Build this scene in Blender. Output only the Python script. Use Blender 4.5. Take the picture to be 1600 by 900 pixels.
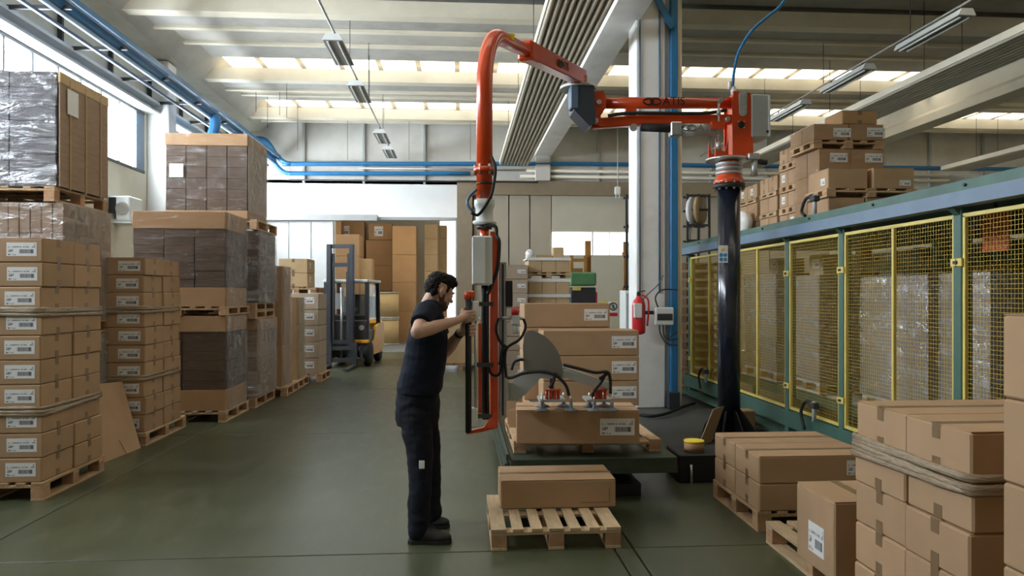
import bpy, bmesh, math, random
from mathutils import Vector, Matrix, Quaternion, noise as mnoise

random.seed(7)
for o in list(bpy.data.objects):
    bpy.data.objects.remove(o, do_unlink=True)
SC = bpy.context.scene
COL = SC.collection
R = math.radians

# ------------------------------------------------------------------ camera
F = 1150.0            # focal length in pixels of the 1600x900 frame
TH = math.atan(80 / F)  # yaw of the camera to the right of the aisle
CH = 1.6              # camera height
HOR = 460.0           # horizon row
cs, sn = math.cos(TH), math.sin(TH)
cam = bpy.data.cameras.new('camera')
cam.sensor_width = 36.0
cam.lens = 36.0 * F / 1600.0
cam.shift_y = 10.0 / 1600.0
cam.clip_start = 0.05
cam.clip_end = 300
camo = bpy.data.objects.new('camera', cam)
COL.objects.link(camo)
camo.location = (0, 0, CH)
camo.rotation_euler = (math.pi / 2, 0, -TH)
SC.camera = camo

# ------------------------------------------------------------------ world and exposure
wd = bpy.data.worlds.new('sky')
SC.world = wd
wd.use_nodes = True
bg = wd.node_tree.nodes['Background']
bg.inputs['Color'].default_value = (0.86, 0.93, 1.0, 1)
bg.inputs['Strength'].default_value = 1.5
SC.view_settings.view_transform = 'Standard'
SC.view_settings.look = 'None'
SC.view_settings.gamma = 1.0
SC.view_settings.use_curve_mapping = False
SC.view_settings.exposure = 0.2
WINDOW_GLOW = 27.0      # daylight standing in the frosted window panes
SKYLIGHT_GLOW = 3.3    # daylight standing in the translucent roof strips and the added annex sheets


def W(px, py, d):
    """point of the hall seen at frame position (px,py), d metres ahead"""
    xc = (px - 800) / F
    return Vector((d * (xc * cs + sn), d * (cs - xc * sn), CH + d * (HOR - py) / F))


def FLR(px, py, z=0.0):
    return W(px, py, (CH - z) * F / (py - HOR))


def ONY(px, py, Y):
    xc = (px - 800) / F
    return W(px, py, Y / (cs - xc * sn))


def ONX(px, py, X):
    xc = (px - 800) / F
    return W(px, py, X / (xc * cs + sn))


# ------------------------------------------------------------------ materials
MATS = {}


def node_mat(name):
    m = bpy.data.materials.new(name)
    m.use_nodes = True
    nt = m.node_tree
    b = nt.nodes['Principled BSDF']
    return m, nt, b


def mat(name, col, rough=0.6, metal=0.0, var=0.12, scale=6.0, bump=0.0, bscale=40.0, rnd=0.0,
        stretch=(1, 1, 1), spec=0.5, coat=0.0, dirt=None, dscale=2.0, damt=0.5):
    if name in MATS:
        return MATS[name]
    m, nt, b = node_mat(name)
    N, L = nt.nodes, nt.links
    tc = N.new('ShaderNodeTexCoord')
    mp = N.new('ShaderNodeMapping')
    mp.inputs['Scale'].default_value = stretch
    L.new(tc.outputs['Object'], mp.inputs['Vector'])
    oi = N.new('ShaderNodeObjectInfo')
    add = N.new('ShaderNodeVectorMath'); add.operation = 'ADD'
    mul = N.new('ShaderNodeVectorMath'); mul.operation = 'SCALE'
    mul.inputs[0].default_value = (37.0, 11.0, 23.0)
    L.new(oi.outputs['Random'], mul.inputs['Scale'])
    L.new(mp.outputs[0], add.inputs[0]); L.new(mul.outputs[0], add.inputs[1])
    nz = N.new('ShaderNodeTexNoise')
    nz.inputs['Scale'].default_value = scale
    nz.inputs['Detail'].default_value = 6
    L.new(add.outputs[0], nz.inputs['Vector'])
    rp = N.new('ShaderNodeMapRange')
    rp.inputs['From Min'].default_value = 0.3; rp.inputs['From Max'].default_value = 0.7
    rp.inputs['To Min'].default_value = 1 - var; rp.inputs['To Max'].default_value = 1 + var
    L.new(nz.outputs['Fac'], rp.inputs['Value'])
    val = rp.outputs[0]
    if rnd:
        r2 = N.new('ShaderNodeMapRange')
        r2.inputs['To Min'].default_value = 1 - rnd; r2.inputs['To Max'].default_value = 1 + rnd
        L.new(oi.outputs['Random'], r2.inputs['Value'])
        mm = N.new('ShaderNodeMath'); mm.operation = 'MULTIPLY'
        L.new(val, mm.inputs[0]); L.new(r2.outputs[0], mm.inputs[1]); val = mm.outputs[0]
    sc = N.new('ShaderNodeVectorMath'); sc.operation = 'SCALE'
    sc.inputs[0].default_value = col[:3]
    L.new(val, sc.inputs['Scale'])
    out = sc.outputs[0]
    if dirt:
        n2 = N.new('ShaderNodeTexNoise')
        n2.inputs['Scale'].default_value = dscale; n2.inputs['Detail'].default_value = 8
        n2.inputs['Roughness'].default_value = 0.65
        L.new(add.outputs[0], n2.inputs['Vector'])
        r3 = N.new('ShaderNodeMapRange')
        r3.inputs['From Min'].default_value = 0.48; r3.inputs['From Max'].default_value = 0.75
        r3.inputs['To Max'].default_value = damt
        L.new(n2.outputs['Fac'], r3.inputs['Value'])
        mx = N.new('ShaderNodeMix'); mx.data_type = 'RGBA'
        L.new(r3.outputs[0], mx.inputs['Factor'])
        L.new(out, mx.inputs['A']); mx.inputs['B'].default_value = (*dirt, 1)
        out = mx.outputs['Result']
    L.new(out, b.inputs['Base Color'])
    b.inputs['Roughness'].default_value = rough
    b.inputs['Metallic'].default_value = metal
    b.inputs['Specular IOR Level'].default_value = spec
    if coat:
        b.inputs['Coat Weight'].default_value = coat
        b.inputs['Coat Roughness'].default_value = 0.15
    if bump:
        n3 = N.new('ShaderNodeTexNoise')
        n3.inputs['Scale'].default_value = bscale; n3.inputs['Detail'].default_value = 4
        L.new(add.outputs[0], n3.inputs['Vector'])
        bp = N.new('ShaderNodeBump')
        bp.inputs['Strength'].default_value = bump
        bp.inputs['Distance'].default_value = 0.02
        L.new(n3.outputs['Fac'], bp.inputs['Height'])
        L.new(bp.outputs[0], b.inputs['Normal'])
    MATS[name] = m
    return m


def emit_mat(name, col, strength, streak=False):
    m = bpy.data.materials.new(name); m.use_nodes = True
    nt = m.node_tree
    nt.nodes.clear()
    o = nt.nodes.new('ShaderNodeOutputMaterial')
    e = nt.nodes.new('ShaderNodeEmission')
    e.inputs['Color'].default_value = (*col, 1)
    e.inputs['Strength'].default_value = strength
    nt.links.new(e.outputs[0], o.inputs[0])
    MATS[name] = m
    return m


def film_mat(name, lo, hi, tint=(0.9, 0.92, 0.95), scale=4.0, rough=0.16, stretch=(1, 1, 4), haze=0.0, bump=0.6, bdist=0.05):
    """clear stretch film: mostly see-through, wrinkled and shiny, a little milky where it is layered"""
    m, nt, b = node_mat(name)
    N, L = nt.nodes, nt.links
    N.remove(b)
    tc = N.new('ShaderNodeTexCoord'); mp = N.new('ShaderNodeMapping')
    mp.inputs['Scale'].default_value = stretch
    L.new(tc.outputs['Object'], mp.inputs['Vector'])
    nz = N.new('ShaderNodeTexNoise'); nz.inputs['Scale'].default_value = scale
    nz.inputs['Detail'].default_value = 5; nz.inputs['Roughness'].default_value = 0.55
    nz.inputs['Distortion'].default_value = 1.2
    L.new(mp.outputs[0], nz.inputs['Vector'])
    rp = N.new('ShaderNodeMapRange')
    rp.inputs['From Min'].default_value = 0.45; rp.inputs['From Max'].default_value = 0.72
    rp.inputs['To Min'].default_value = lo; rp.inputs['To Max'].default_value = hi
    L.new(nz.outputs['Fac'], rp.inputs['Value'])
    bp = N.new('ShaderNodeBump'); bp.inputs['Strength'].default_value = bump
    bp.inputs['Distance'].default_value = bdist
    L.new(nz.outputs['Fac'], bp.inputs['Height'])
    gl_ = N.new('ShaderNodeBsdfGlossy')
    gl_.inputs['Color'].default_value = (*tint, 1); gl_.inputs['Roughness'].default_value = rough
    L.new(bp.outputs[0], gl_.inputs['Normal'])
    df = N.new('ShaderNodeBsdfDiffuse'); df.inputs['Color'].default_value = (*tint, 1)
    m1 = N.new('ShaderNodeMixShader'); m1.inputs[0].default_value = haze
    L.new(gl_.outputs[0], m1.inputs[1]); L.new(df.outputs[0], m1.inputs[2])
    tr = N.new('ShaderNodeBsdfTransparent'); tr.inputs[0].default_value = (0.95, 0.95, 0.95, 1)
    mx = N.new('ShaderNodeMixShader')
    L.new(rp.outputs[0], mx.inputs[0]); L.new(tr.outputs[0], mx.inputs[1]); L.new(m1.outputs[0], mx.inputs[2])
    L.new(mx.outputs[0], N['Material Output'].inputs['Surface'])
    MATS[name] = m
    return m


def label_mat(name):
    """white shipping label: a row of small print, a grey bar-code block, little icons"""
    m, nt, b = node_mat(name)
    N, L = nt.nodes, nt.links
    uv = N.new('ShaderNodeUVMap')
    sp = N.new('ShaderNodeSeparateXYZ'); L.new(uv.outputs[0], sp.inputs[0])
    U, V = sp.outputs[0], sp.outputs[1]

    def math_(op, a, bb=None, c=None):
        n = N.new('ShaderNodeMath'); n.operation = op
        for i, x in enumerate((a, bb, c)):
            if x is None: continue
            if isinstance(x, (int, float)): n.inputs[i].default_value = x
            else: L.new(x, n.inputs[i])
        return n.outputs[0]

    def rect(u0, u1, v0, v1):
        a = math_('MULTIPLY', math_('GREATER_THAN', U, u0), math_('LESS_THAN', U, u1))
        c = math_('MULTIPLY', math_('GREATER_THAN', V, v0), math_('LESS_THAN', V, v1))
        return math_('MULTIPLY', a, c)
    wn = N.new('ShaderNodeTexWhiteNoise'); wn.noise_dimensions = '1D'
    L.new(math_('FLOOR', math_('MULTIPLY', U, 90.0)), wn.inputs['W'])
    bars = math_('MULTIPLY_ADD', math_('GREATER_THAN', wn.outputs['Value'], 0.45), 0.35, 0.6)
    wt = N.new('ShaderNodeTexWhiteNoise'); wt.noise_dimensions = '2D'
    cmb = N.new('ShaderNodeCombineXYZ')
    L.new(math_('FLOOR', math_('MULTIPLY', U, 46.0)), cmb.inputs[0])
    L.new(math_('FLOOR', math_('MULTIPLY', V, 11.0)), cmb.inputs[1])
    L.new(cmb.outputs[0], wt.inputs['Vector'])
    txt = math_('GREATER_THAN', wt.outputs['Value'], 0.42)
    d = math_('MULTIPLY', rect(0.42, 0.9, 0.2, 0.5), bars)
    d = math_('MAXIMUM', d, math_('MULTIPLY', math_('MULTIPLY', rect(0.05, 0.92, 0.62, 0.72), txt), 0.7))
    d = math_('MAXIMUM', d, math_('MULTIPLY', math_('MULTIPLY', rect(0.62, 0.78, 0.8, 0.87), txt), 0.5))
    d = math_('MAXIMUM', d, math_('MULTIPLY', math_('MULTIPLY', rect(0.05, 0.3, 0.06, 0.17), txt), 0.9))
    d = math_('MAXIMUM', d, math_('MULTIPLY', math_('MULTIPLY', rect(0.05, 0.22, 0.3, 0.52), txt), 0.8))
    d = math_('MAXIMUM', d, math_('MULTIPLY', rect(0.9, 0.96, 0.6, 0.9), 0.45))
    mx = N.new('ShaderNodeMix'); mx.data_type = 'RGBA'
    L.new(d, mx.inputs['Factor'])
    mx.inputs['A'].default_value = (0.80, 0.80, 0.79, 1)
    mx.inputs['B'].default_value = (0.09, 0.09, 0.11, 1)
    L.new(mx.outputs['Result'], b.inputs['Base Color'])
    b.inputs['Roughness'].default_value = 0.45
    MATS[name] = m
    return m


def floor_mat(name, c1, c2, c3, rough=0.34):
    m, nt, b = node_mat(name)
    N, L = nt.nodes, nt.links
    g = N.new('ShaderNodeNewGeometry')
    n1 = N.new('ShaderNodeTexNoise'); n1.inputs['Scale'].default_value = 0.7
    n1.inputs['Detail'].default_value = 8; n1.inputs['Roughness'].default_value = 0.62
    n2 = N.new('ShaderNodeTexNoise'); n2.inputs['Scale'].default_value = 5
    n2.inputs['Detail'].default_value = 10; n2.inputs['Roughness'].default_value = 0.7
    mp = N.new('ShaderNodeMapping'); mp.inputs['Scale'].default_value = (1.8, 0.5, 1)
    L.new(g.outputs['Position'], mp.inputs['Vector'])
    L.new(g.outputs['Position'], n1.inputs['Vector']); L.new(mp.outputs[0], n2.inputs['Vector'])
    r1 = N.new('ShaderNodeValToRGB')
    r1.color_ramp.elements[0].position = 0.36; r1.color_ramp.elements[0].color = (*c1, 1)
    r1.color_ramp.elements[1].position = 0.66; r1.color_ramp.elements[1].color = (*c2, 1)
    L.new(n1.outputs['Fac'], r1.inputs[0])
    r2 = N.new('ShaderNodeMapRange'); r2.inputs['From Min'].default_value = 0.5
    r2.inputs['From Max'].default_value = 0.74; r2.inputs['To Max'].default_value = 0.7
    L.new(n2.outputs['Fac'], r2.inputs['Value'])
    mx = N.new('ShaderNodeMix'); mx.data_type = 'RGBA'
    L.new(r2.outputs[0], mx.inputs['Factor']); L.new(r1.outputs[0], mx.inputs['A'])
    mx.inputs['B'].default_value = (*c3, 1)
    L.new(mx.outputs['Result'], b.inputs['Base Color'])
    rr = N.new('ShaderNodeMapRange'); rr.inputs['To Min'].default_value = rough - 0.06
    rr.inputs['To Max'].default_value = rough + 0.18
    L.new(n2.outputs['Fac'], rr.inputs['Value']); L.new(rr.outputs[0], b.inputs['Roughness'])
    bp = N.new('ShaderNodeBump'); bp.inputs['Strength'].default_value = 0.06
    L.new(n2.outputs['Fac'], bp.inputs['Height']); L.new(bp.outputs[0], b.inputs['Normal'])
    b.inputs['Specular IOR Level'].default_value = 0.5
    MATS[name] = m
    return m


floor_mat('floor_green', (0.050, 0.060, 0.032), (0.076, 0.085, 0.048), (0.115, 0.115, 0.082), 0.27)
floor_mat('floor_blue', (0.16, 0.18, 0.19), (0.22, 0.24, 0.25), (0.12, 0.13, 0.13), 0.4)
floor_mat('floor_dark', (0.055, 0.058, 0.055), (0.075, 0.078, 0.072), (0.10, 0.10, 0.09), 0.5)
mat('joint', (0.018, 0.018, 0.015), 0.8)
mat('concrete', (0.53, 0.50, 0.43), 0.85, var=0.07, scale=3, dirt=(0.30, 0.27, 0.22), dscale=1.3, damt=0.35, bump=0.08)
mat('concrete_grey', (0.45, 0.435, 0.395), 0.85, var=0.08, scale=3, dirt=(0.24, 0.22, 0.19), dscale=1.6, damt=0.45, bump=0.1)
mat('concrete_cream', (0.76, 0.70, 0.56), 0.8, var=0.05, scale=2, dirt=(0.45, 0.40, 0.30), dscale=1.1, damt=0.3)
mat('white_paint', (0.84, 0.84, 0.82), 0.55, var=0.04, scale=2, dirt=(0.50, 0.48, 0.44), dscale=2.2, damt=0.4)
mat('cream_wall', (0.72, 0.68, 0.57), 0.75, var=0.05, scale=2, dirt=(0.46, 0.42, 0.34), dscale=1.2, damt=0.35)
mat('panel_grey', (0.64, 0.62, 0.57), 0.75, var=0.05, scale=1.5, dirt=(0.30, 0.28, 0.24), dscale=1.0, damt=0.35)
mat('wall_white', (0.90, 0.90, 0.89), 0.6, var=0.03, scale=1.5)
mat('door_white', (0.74, 0.75, 0.75), 0.5, var=0.03)
mat('door_beige', (0.46, 0.40, 0.31), 0.55, var=0.04, scale=2)
mat('door_beige_light', (0.58, 0.54, 0.43), 0.55, var=0.04, scale=2)
mat('frame_brown', (0.27, 0.21, 0.14), 0.5, var=0.06)
mat('lintel_grey', (0.42, 0.42, 0.41), 0.5, var=0.06)
mat('dark_steel', (0.05, 0.05, 0.055), 0.5, 0.3, var=0.1)
mat('window_frame', (0.06, 0.065, 0.07), 0.5)
mat('blue_paint', (0.02, 0.17, 0.38), 0.4, var=0.08)
mat('blue_duct', (0.03, 0.17, 0.38), 0.35, var=0.08)
mat('duct_reflection', (0.35, 0.52, 0.75), 0.35, var=0.05)  # duct blue paled to paint reflected light
mat('steel', (0.55, 0.55, 0.54), 0.35, 0.9, var=0.08)
mat('galv', (0.50, 0.51, 0.50), 0.45, 0.6, var=0.1, scale=14)
mat('grey_paint', (0.42, 0.44, 0.43), 0.45, var=0.06)
mat('plate_grey', (0.22, 0.213, 0.185), 0.5, 0.2, var=0.05)
mat('light_grey', (0.72, 0.75, 0.74), 0.45, var=0.03)
mat('radiant', (0.62, 0.57, 0.46), 0.45, 0.0, var=0.08, dirt=(0.26, 0.23, 0.18), dscale=1.5, damt=0.5)
mat('orange', (0.68, 0.065, 0.007), 0.30, var=0.05, coat=0.5)
mat('orange_dull', (0.65, 0.14, 0.04), 0.6, var=0.08)
mat('black', (0.012, 0.012, 0.014), 0.5, var=0.2)
mat('black_gloss', (0.014, 0.017, 0.028), 0.22, var=0.1, coat=0.3)
mat('navy_dark', (0.032, 0.038, 0.05), 0.4, var=0.1)
mat('slate_blue', (0.10, 0.16, 0.24), 0.4, var=0.1)
mat('rubber', (0.015, 0.015, 0.015), 0.7)
mat('red', (0.60, 0.02, 0.025), 0.32, var=0.05, coat=0.4)
mat('yellow', (0.70, 0.56, 0.14), 0.42, var=0.06)
mat('mesh_yellow', (0.62, 0.42, 0.05), 0.5, var=0.1)
mat('yellow_truck', (0.85, 0.42, 0.03), 0.4, var=0.05)
mat('mast_ochre', (0.42, 0.20, 0.05), 0.5, var=0.1)
mat('green_steel', (0.055, 0.13, 0.10), 0.5, var=0.12, dirt=(0.05, 0.06, 0.05), damt=0.5)
mat('green_table', (0.042, 0.062, 0.040), 0.55, var=0.15, dirt=(0.06, 0.055, 0.045), dscale=6, damt=0.8)
mat('green_bright', (0.10, 0.26, 0.11), 0.5, var=0.1)
mat('blue_steel', (0.13, 0.20, 0.29), 0.45, var=0.1, dirt=(0.07, 0.10, 0.11), dscale=3, damt=0.5)
mat('card', (0.44, 0.285, 0.165), 0.75, var=0.05, scale=5, rnd=0.07, bump=0.03, bscale=120, spec=0.3)
mat('card_grey', (0.42, 0.33, 0.25), 0.75, var=0.05, scale=5, rnd=0.06, spec=0.3)
mat('card_light', (0.52, 0.37, 0.21), 0.75, var=0.05, scale=5, rnd=0.07, spec=0.3)
mat('card_orange', (0.43, 0.255, 0.125), 0.75, var=0.06, scale=3, rnd=0.08, spec=0.3)
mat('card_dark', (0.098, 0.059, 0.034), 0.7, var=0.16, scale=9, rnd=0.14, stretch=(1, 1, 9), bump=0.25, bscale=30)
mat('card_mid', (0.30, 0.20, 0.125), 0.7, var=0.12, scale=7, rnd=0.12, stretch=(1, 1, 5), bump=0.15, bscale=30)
mat('tape', (0.22, 0.14, 0.075), 0.35, var=0.06, scale=20)
mat('band', (0.33, 0.25, 0.165), 0.2, var=0.2, scale=25, stretch=(1, 1, 6), bump=0.4, bscale=30)
mat('print', (0.16, 0.10, 0.06), 0.8, var=0.1)
mat('wood', (0.50, 0.335, 0.19), 0.75, var=0.16, scale=9, rnd=0.16, stretch=(6, 0.8, 6), dirt=(0.22, 0.14, 0.08), dscale=5, damt=0.5, bump=0.15, bscale=30)
mat('wood_pale', (0.54, 0.40, 0.245), 0.75, var=0.14, scale=9, rnd=0.12, stretch=(6, 0.8, 6), dirt=(0.30, 0.21, 0.13), dscale=5, damt=0.4, bump=0.15, bscale=30)
mat('wood_block', (0.46, 0.27, 0.15), 0.8, var=0.2, scale=16, rnd=0.2, bump=0.2, bscale=40)
mat('wood_white', (0.62, 0.62, 0.58), 0.7, var=0.1)
mat('paper', (0.78, 0.78, 0.77), 0.6, var=0.03)
mat('kraft_drum', (0.60, 0.42, 0.20), 0.6, var=0.06, scale=4, stretch=(1, 1, 4))
mat('white_plastic', (0.80, 0.80, 0.78), 0.4, var=0.03)
mat('skin', (0.56, 0.34, 0.25), 0.5, var=0.06, scale=12, spec=0.4)
mat('hair', (0.012, 0.009, 0.008), 0.75, spec=0.2, var=0.3, scale=60, stretch=(1, 1, 0.3), bump=0.3, bscale=120)
mat('beard', (0.07, 0.042, 0.032), 0.7, var=0.25, scale=90)
mat('shirt', (0.008, 0.011, 0.022), 0.85, var=0.15, scale=20, bump=0.35, bscale=16, spec=0.25)
mat('trousers', (0.008, 0.0095, 0.016), 0.85, var=0.2, scale=20, bump=0.5, bscale=14, spec=0.25)
mat('shoe', (0.014, 0.014, 0.014), 0.55, var=0.2, scale=40)
mat('eye_white', (0.7, 0.68, 0.66), 0.3)
mat('cup_grey', (0.15, 0.17, 0.20), 0.5, var=0.1)
mat('sticker_blue', (0.06, 0.30, 0.62), 0.4)
mat('sticker_yellow', (0.85, 0.65, 0.05), 0.4)
mat('tail_red', (0.5, 0.03, 0.03), 0.3)
mat('purple_film', (0.06, 0.05, 0.055), 0.35, var=0.25, scale=8, stretch=(1, 1, 6), bump=0.5, bscale=14)
emit_mat('window_light', (0.83, 0.92, 1.0), WINDOW_GLOW)
emit_mat('roof_sheet_glow', (1.0, 0.92, 0.75), SKYLIGHT_GLOW)
emit_mat('door_window_light', (0.97, 0.98, 1.0), 3.0)
film_mat('film', 0.012, 0.11, haze=0.12)
film_mat('film_side', 0.10, 0.48, (0.80, 0.80, 0.78), haze=0.55, scale=5, stretch=(1, 2, 2))
film_mat('film_heavy', 0.04, 0.36, haze=0.02, rough=0.07, scale=2.6, stretch=(1, 1, 4), bump=1.0, bdist=0.14)
film_mat('film_silver', 0.35, 0.75, (0.80, 0.82, 0.84), haze=0.5, rough=0.16, scale=2.6, stretch=(1, 1, 3), bump=0.5)
film_mat('film_light', 0.03, 0.15, haze=0.2)
film_mat('film_grey', 0.35, 0.6, (0.55, 0.54, 0.50), haze=0.75)
film_mat('glass_cab', 0.10, 0.16, (0.7, 0.75, 0.72), 2.0, 0.05, (1, 1, 1), 0.0, 0.0)
label_mat('shipping')


# ------------------------------------------------------------------ mesh builder
class MB:
    def __init__(s):
        s.v = []; s.f = []; s.sm = []

    def _add(s, vs, fs, smooth=False):
        n = len(s.v)
        s.v += [tuple(x) for x in vs]
        for f in fs:
            s.f.append(tuple(i + n for i in f))
            s.sm.append(smooth)
        return s

    def box(s, c, d, rot=None, b=0.0):
        """chamfered box, centre c, size d, rot = 3x3 matrix or z angle"""
        h = [x / 2 for x in d]
        if rot is None: M = Matrix.Identity(3)
        elif isinstance(rot, (int, float)): M = Matrix.Rotation(rot, 3, 'Z')
        else: M = rot
        c = Vector(c)
        if b <= 0:
            vs = [c + M @ Vector((x * h[0], y * h[1], z * h[2])) for x in (-1, 1) for y in (-1, 1) for z in (-1, 1)]
            fs = [(0, 1, 3, 2), (4, 6, 7, 5), (0, 4, 5, 1), (2, 3, 7, 6), (0, 2, 6, 4), (1, 5, 7, 3)]
            return s._add(vs, fs)
        b = min(b, min(h) * 0.9)
        vs = []; idx = {}
        for x in (-1, 1):
            for y in (-1, 1):
                for z in (-1, 1):
                    sg = (x, y, z)
                    for a in range(3):
                        p = [sg[k] * (h[k] - (0 if k == a else b)) for k in range(3)]
                        idx[(sg, a)] = len(vs)
                        vs.append(c + M @ Vector(p))
        fs = []
        for a in range(3):
            u, w = (a + 1) % 3, (a + 2) % 3
            for q in (-1, 1):
                ring = []
                for (su, sw) in ((-1, -1), (1, -1), (1, 1), (-1, 1)):
                    g = [0, 0, 0]; g[a] = q; g[u] = su; g[w] = sw
                    ring.append(idx[(tuple(g), a)])
                fs.append(tuple(ring if q > 0 else ring[::-1]))
        for a in range(3):
            u, w = (a + 1) % 3, (a + 2) % 3
            for su in (-1, 1):
                for sw in (-1, 1):
                    g0 = [0, 0, 0]; g0[u] = su; g0[w] = sw
                    g1 = list(g0); g0[a] = -1; g1[a] = 1
                    g0 = tuple(g0); g1 = tuple(g1)
                    q = (idx[(g0, u)], idx[(g1, u)], idx[(g1, w)], idx[(g0, w)])
                    fs.append(q if su * sw < 0 else q[::-1])
        for x in (-1, 1):
            for y in (-1, 1):
                for z in (-1, 1):
                    sg = (x, y, z)
                    t = (idx[(sg, 0)], idx[(sg, 1)], idx[(sg, 2)])
                    fs.append(t if x * y * z > 0 else t[::-1])
        return s._add(vs, fs)

    def bar(s, p, q, w, h, up=(0, 0, 1), b=0.0):
        """rectangular bar between two points"""
        p, q = Vector(p), Vector(q)
        x = (q - p); L = x.length; x.normalize()
        u = Vector(up)
        if abs(x.dot(u)) > 0.98: u = Vector((0, 1, 0))
        y = u.cross(x).normalized(); z = x.cross(y)
        M = Matrix((x, y, z)).transposed()
        return s.box((p + q) / 2, (L, w, h), M, b)

    def tube(s, path, r, n=8, cap=True, flat=1.0, closed=False):
        path = [Vector(p) for p in path]
        k = len(path)
        rs = r if isinstance(r, (list, tuple)) else [r] * k
        tang = []
        for i in range(k):
            if closed:
                t = path[(i + 1) % k] - path[i - 1]
            else:
                t = path[min(i + 1, k - 1)] - path[max(i - 1, 0)]
            tang.append(t.normalized())
        u = Vector((0, 0, 1))
        if abs(tang[0].dot(u)) > 0.95: u = Vector((1, 0, 0))
        nrm = (u - tang[0] * u.dot(tang[0])).normalized()
        vs = []
        for i in range(k):
            if i:
                nrm = (nrm - tang[i] * nrm.dot(tang[i]))
                nrm.normalize()
            bn = tang[i].cross(nrm)
            for j in range(n):
                a = 2 * math.pi * j / n
                vs.append(path[i] + (nrm * math.cos(a) * flat + bn * math.sin(a)) * rs[i])
        fs = []
        for i in range(k if closed else k - 1):
            for j in range(n):
                a, b_ = i * n + j, i * n + (j + 1) % n
                i2 = (i + 1) % k
                c_, d_ = i2 * n + (j + 1) % n, i2 * n + j
                fs.append((a, b_, c_, d_))
        s._add(vs, fs, True)
        if cap and not closed:
            m = len(s.v) - len(vs)
            s.f.append(tuple(m + j for j in reversed(range(n)))); s.sm.append(False)
            s.f.append(tuple(m + (k - 1) * n + j for j in range(n))); s.sm.append(False)
        return s

    def cyl(s, p, q, r, n=16, r2=None):
        return s.tube([p, q], [r, r if r2 is None else r2], n)

    def lathe(s, c, prof, n=20, smooth=True, axis=None):
        c = Vector(c)
        Q = Vector((0, 0, 1)).rotation_difference(Vector(axis)).to_matrix() if axis is not None else Matrix.Identity(3)
        vs = []; fs = []
        for (r, z) in prof:
            for j in range(n):
                a = 2 * math.pi * j / n
                vs.append(c + Q @ Vector((r * math.cos(a), r * math.sin(a), z)))
        for i in range(len(prof) - 1):
            for j in range(n):
                fs.append((i * n + j, i * n + (j + 1) % n, (i + 1) * n + (j + 1) % n, (i + 1) * n + j))
        m0 = len(s.v)
        s._add(vs, fs, smooth)
        s.f.append(tuple(m0 + j for j in reversed(range(n)))); s.sm.append(False)
        s.f.append(tuple(m0 + (len(prof) - 1) * n + j for j in range(n))); s.sm.append(False)
        return s

    def prism(s, pts, vec):
        pts = [Vector(p) for p in pts]; vec = Vector(vec); n = len(pts)
        nr = Vector((0, 0, 0))
        for i in range(n):
            nr += pts[i].cross(pts[(i + 1) % n])
        if nr.dot(vec) > 0: pts = pts[::-1]
        vs = pts + [p + vec for p in pts]
        fs = [tuple(range(n)), tuple(reversed(range(n, 2 * n)))]
        for i in range(n):
            j = (i + 1) % n
            fs.append((j, i, i + n, j + n))
        return s._add(vs, fs)

    def ellipsoid(s, c, r, M=None, nu=16, nv=10):
        c = Vector(c); M = M or Matrix.Identity(3)
        vs = []; fs = []
        for i in range(1, nv):
            ph = math.pi * i / nv
            for j in range(nu):
                a = 2 * math.pi * j / nu
                vs.append(c + M @ Vector((r[0] * math.sin(ph) * math.cos(a), r[1] * math.sin(ph) * math.sin(a), r[2] * math.cos(ph))))
        top = len(vs); vs.append(c + M @ Vector((0, 0, r[2])))
        bot = len(vs); vs.append(c + M @ Vector((0, 0, -r[2])))
        for i in range(nv - 2):
            for j in range(nu):
                fs.append((i * nu + j, (i + 1) * nu + j, (i + 1) * nu + (j + 1) % nu, i * nu + (j + 1) % nu))
        for j in range(nu):
            fs.append((top, j, (j + 1) % nu))
            fs.append((bot, (nv - 2) * nu + (j + 1) % nu, (nv - 2) * nu + j))
        return s._add(vs, fs, True)

    def mesh(s, name):
        me = bpy.data.meshes.new(name)
        me.from_pydata(s.v, [], s.f)
        me.polygons.foreach_set('use_smooth', s.sm)
        me.update()
        return me

    def build(s, name, m, parent=None, origin=None):
        if origin is not None:
            o = Vector(origin)
            s.v = [tuple(Vector(p) - o) for p in s.v]
        ob = link(name, s.mesh(name), m, parent)
        if origin is not None:
            ob.location = origin
        return ob


def link(name, me, m=None, parent=None):
    if m is not None and len(me.materials) == 0:
        me.materials.append(MATS[m] if isinstance(m, str) else m)
    ob = bpy.data.objects.new(name, me)
    COL.objects.link(ob)
    if parent is not None:
        ob.parent = parent
        # geometry built in world coordinates: undo the parent's placement
    return ob


def tag(o, label, cat=None, group=None):
    o['label'] = label
    if cat: o['category'] = cat
    if group: o['group'] = group
    return o


def struct(o):
    o['kind'] = 'structure'
    return o


def thing(name, label, cat, loc=(0, 0, 0), rz=0.0, group=None):
    o = bpy.data.objects.new(name, None)
    o.empty_display_size = 0.1
    COL.objects.link(o)
    o.location = loc
    o.rotation_euler = (0, 0, rz)
    return tag(o, label, cat, group)


CACHE = {}


def cube(dx, dy, dz, m, b=0.0):
    """shared box mesh with its origin at the centre of its base"""
    k = ('c', round(dx, 3), round(dy, 3), round(dz, 3), m, round(b, 4))
    if k not in CACHE:
        me = MB().box((0, 0, dz / 2), (dx, dy, dz), None, b).mesh('box_mesh')
        me.materials.append(MATS[m])
        CACHE[k] = me
    return CACHE[k]


def put(name, me, loc, parent=None, rz=0.0, rot=None):
    ob = bpy.data.objects.new(name, me)
    COL.objects.link(ob)
    ob.location = loc
    ob.rotation_euler = rot if rot is not None else (0, 0, rz)
    if parent is not None: ob.parent = parent
    return ob


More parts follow.
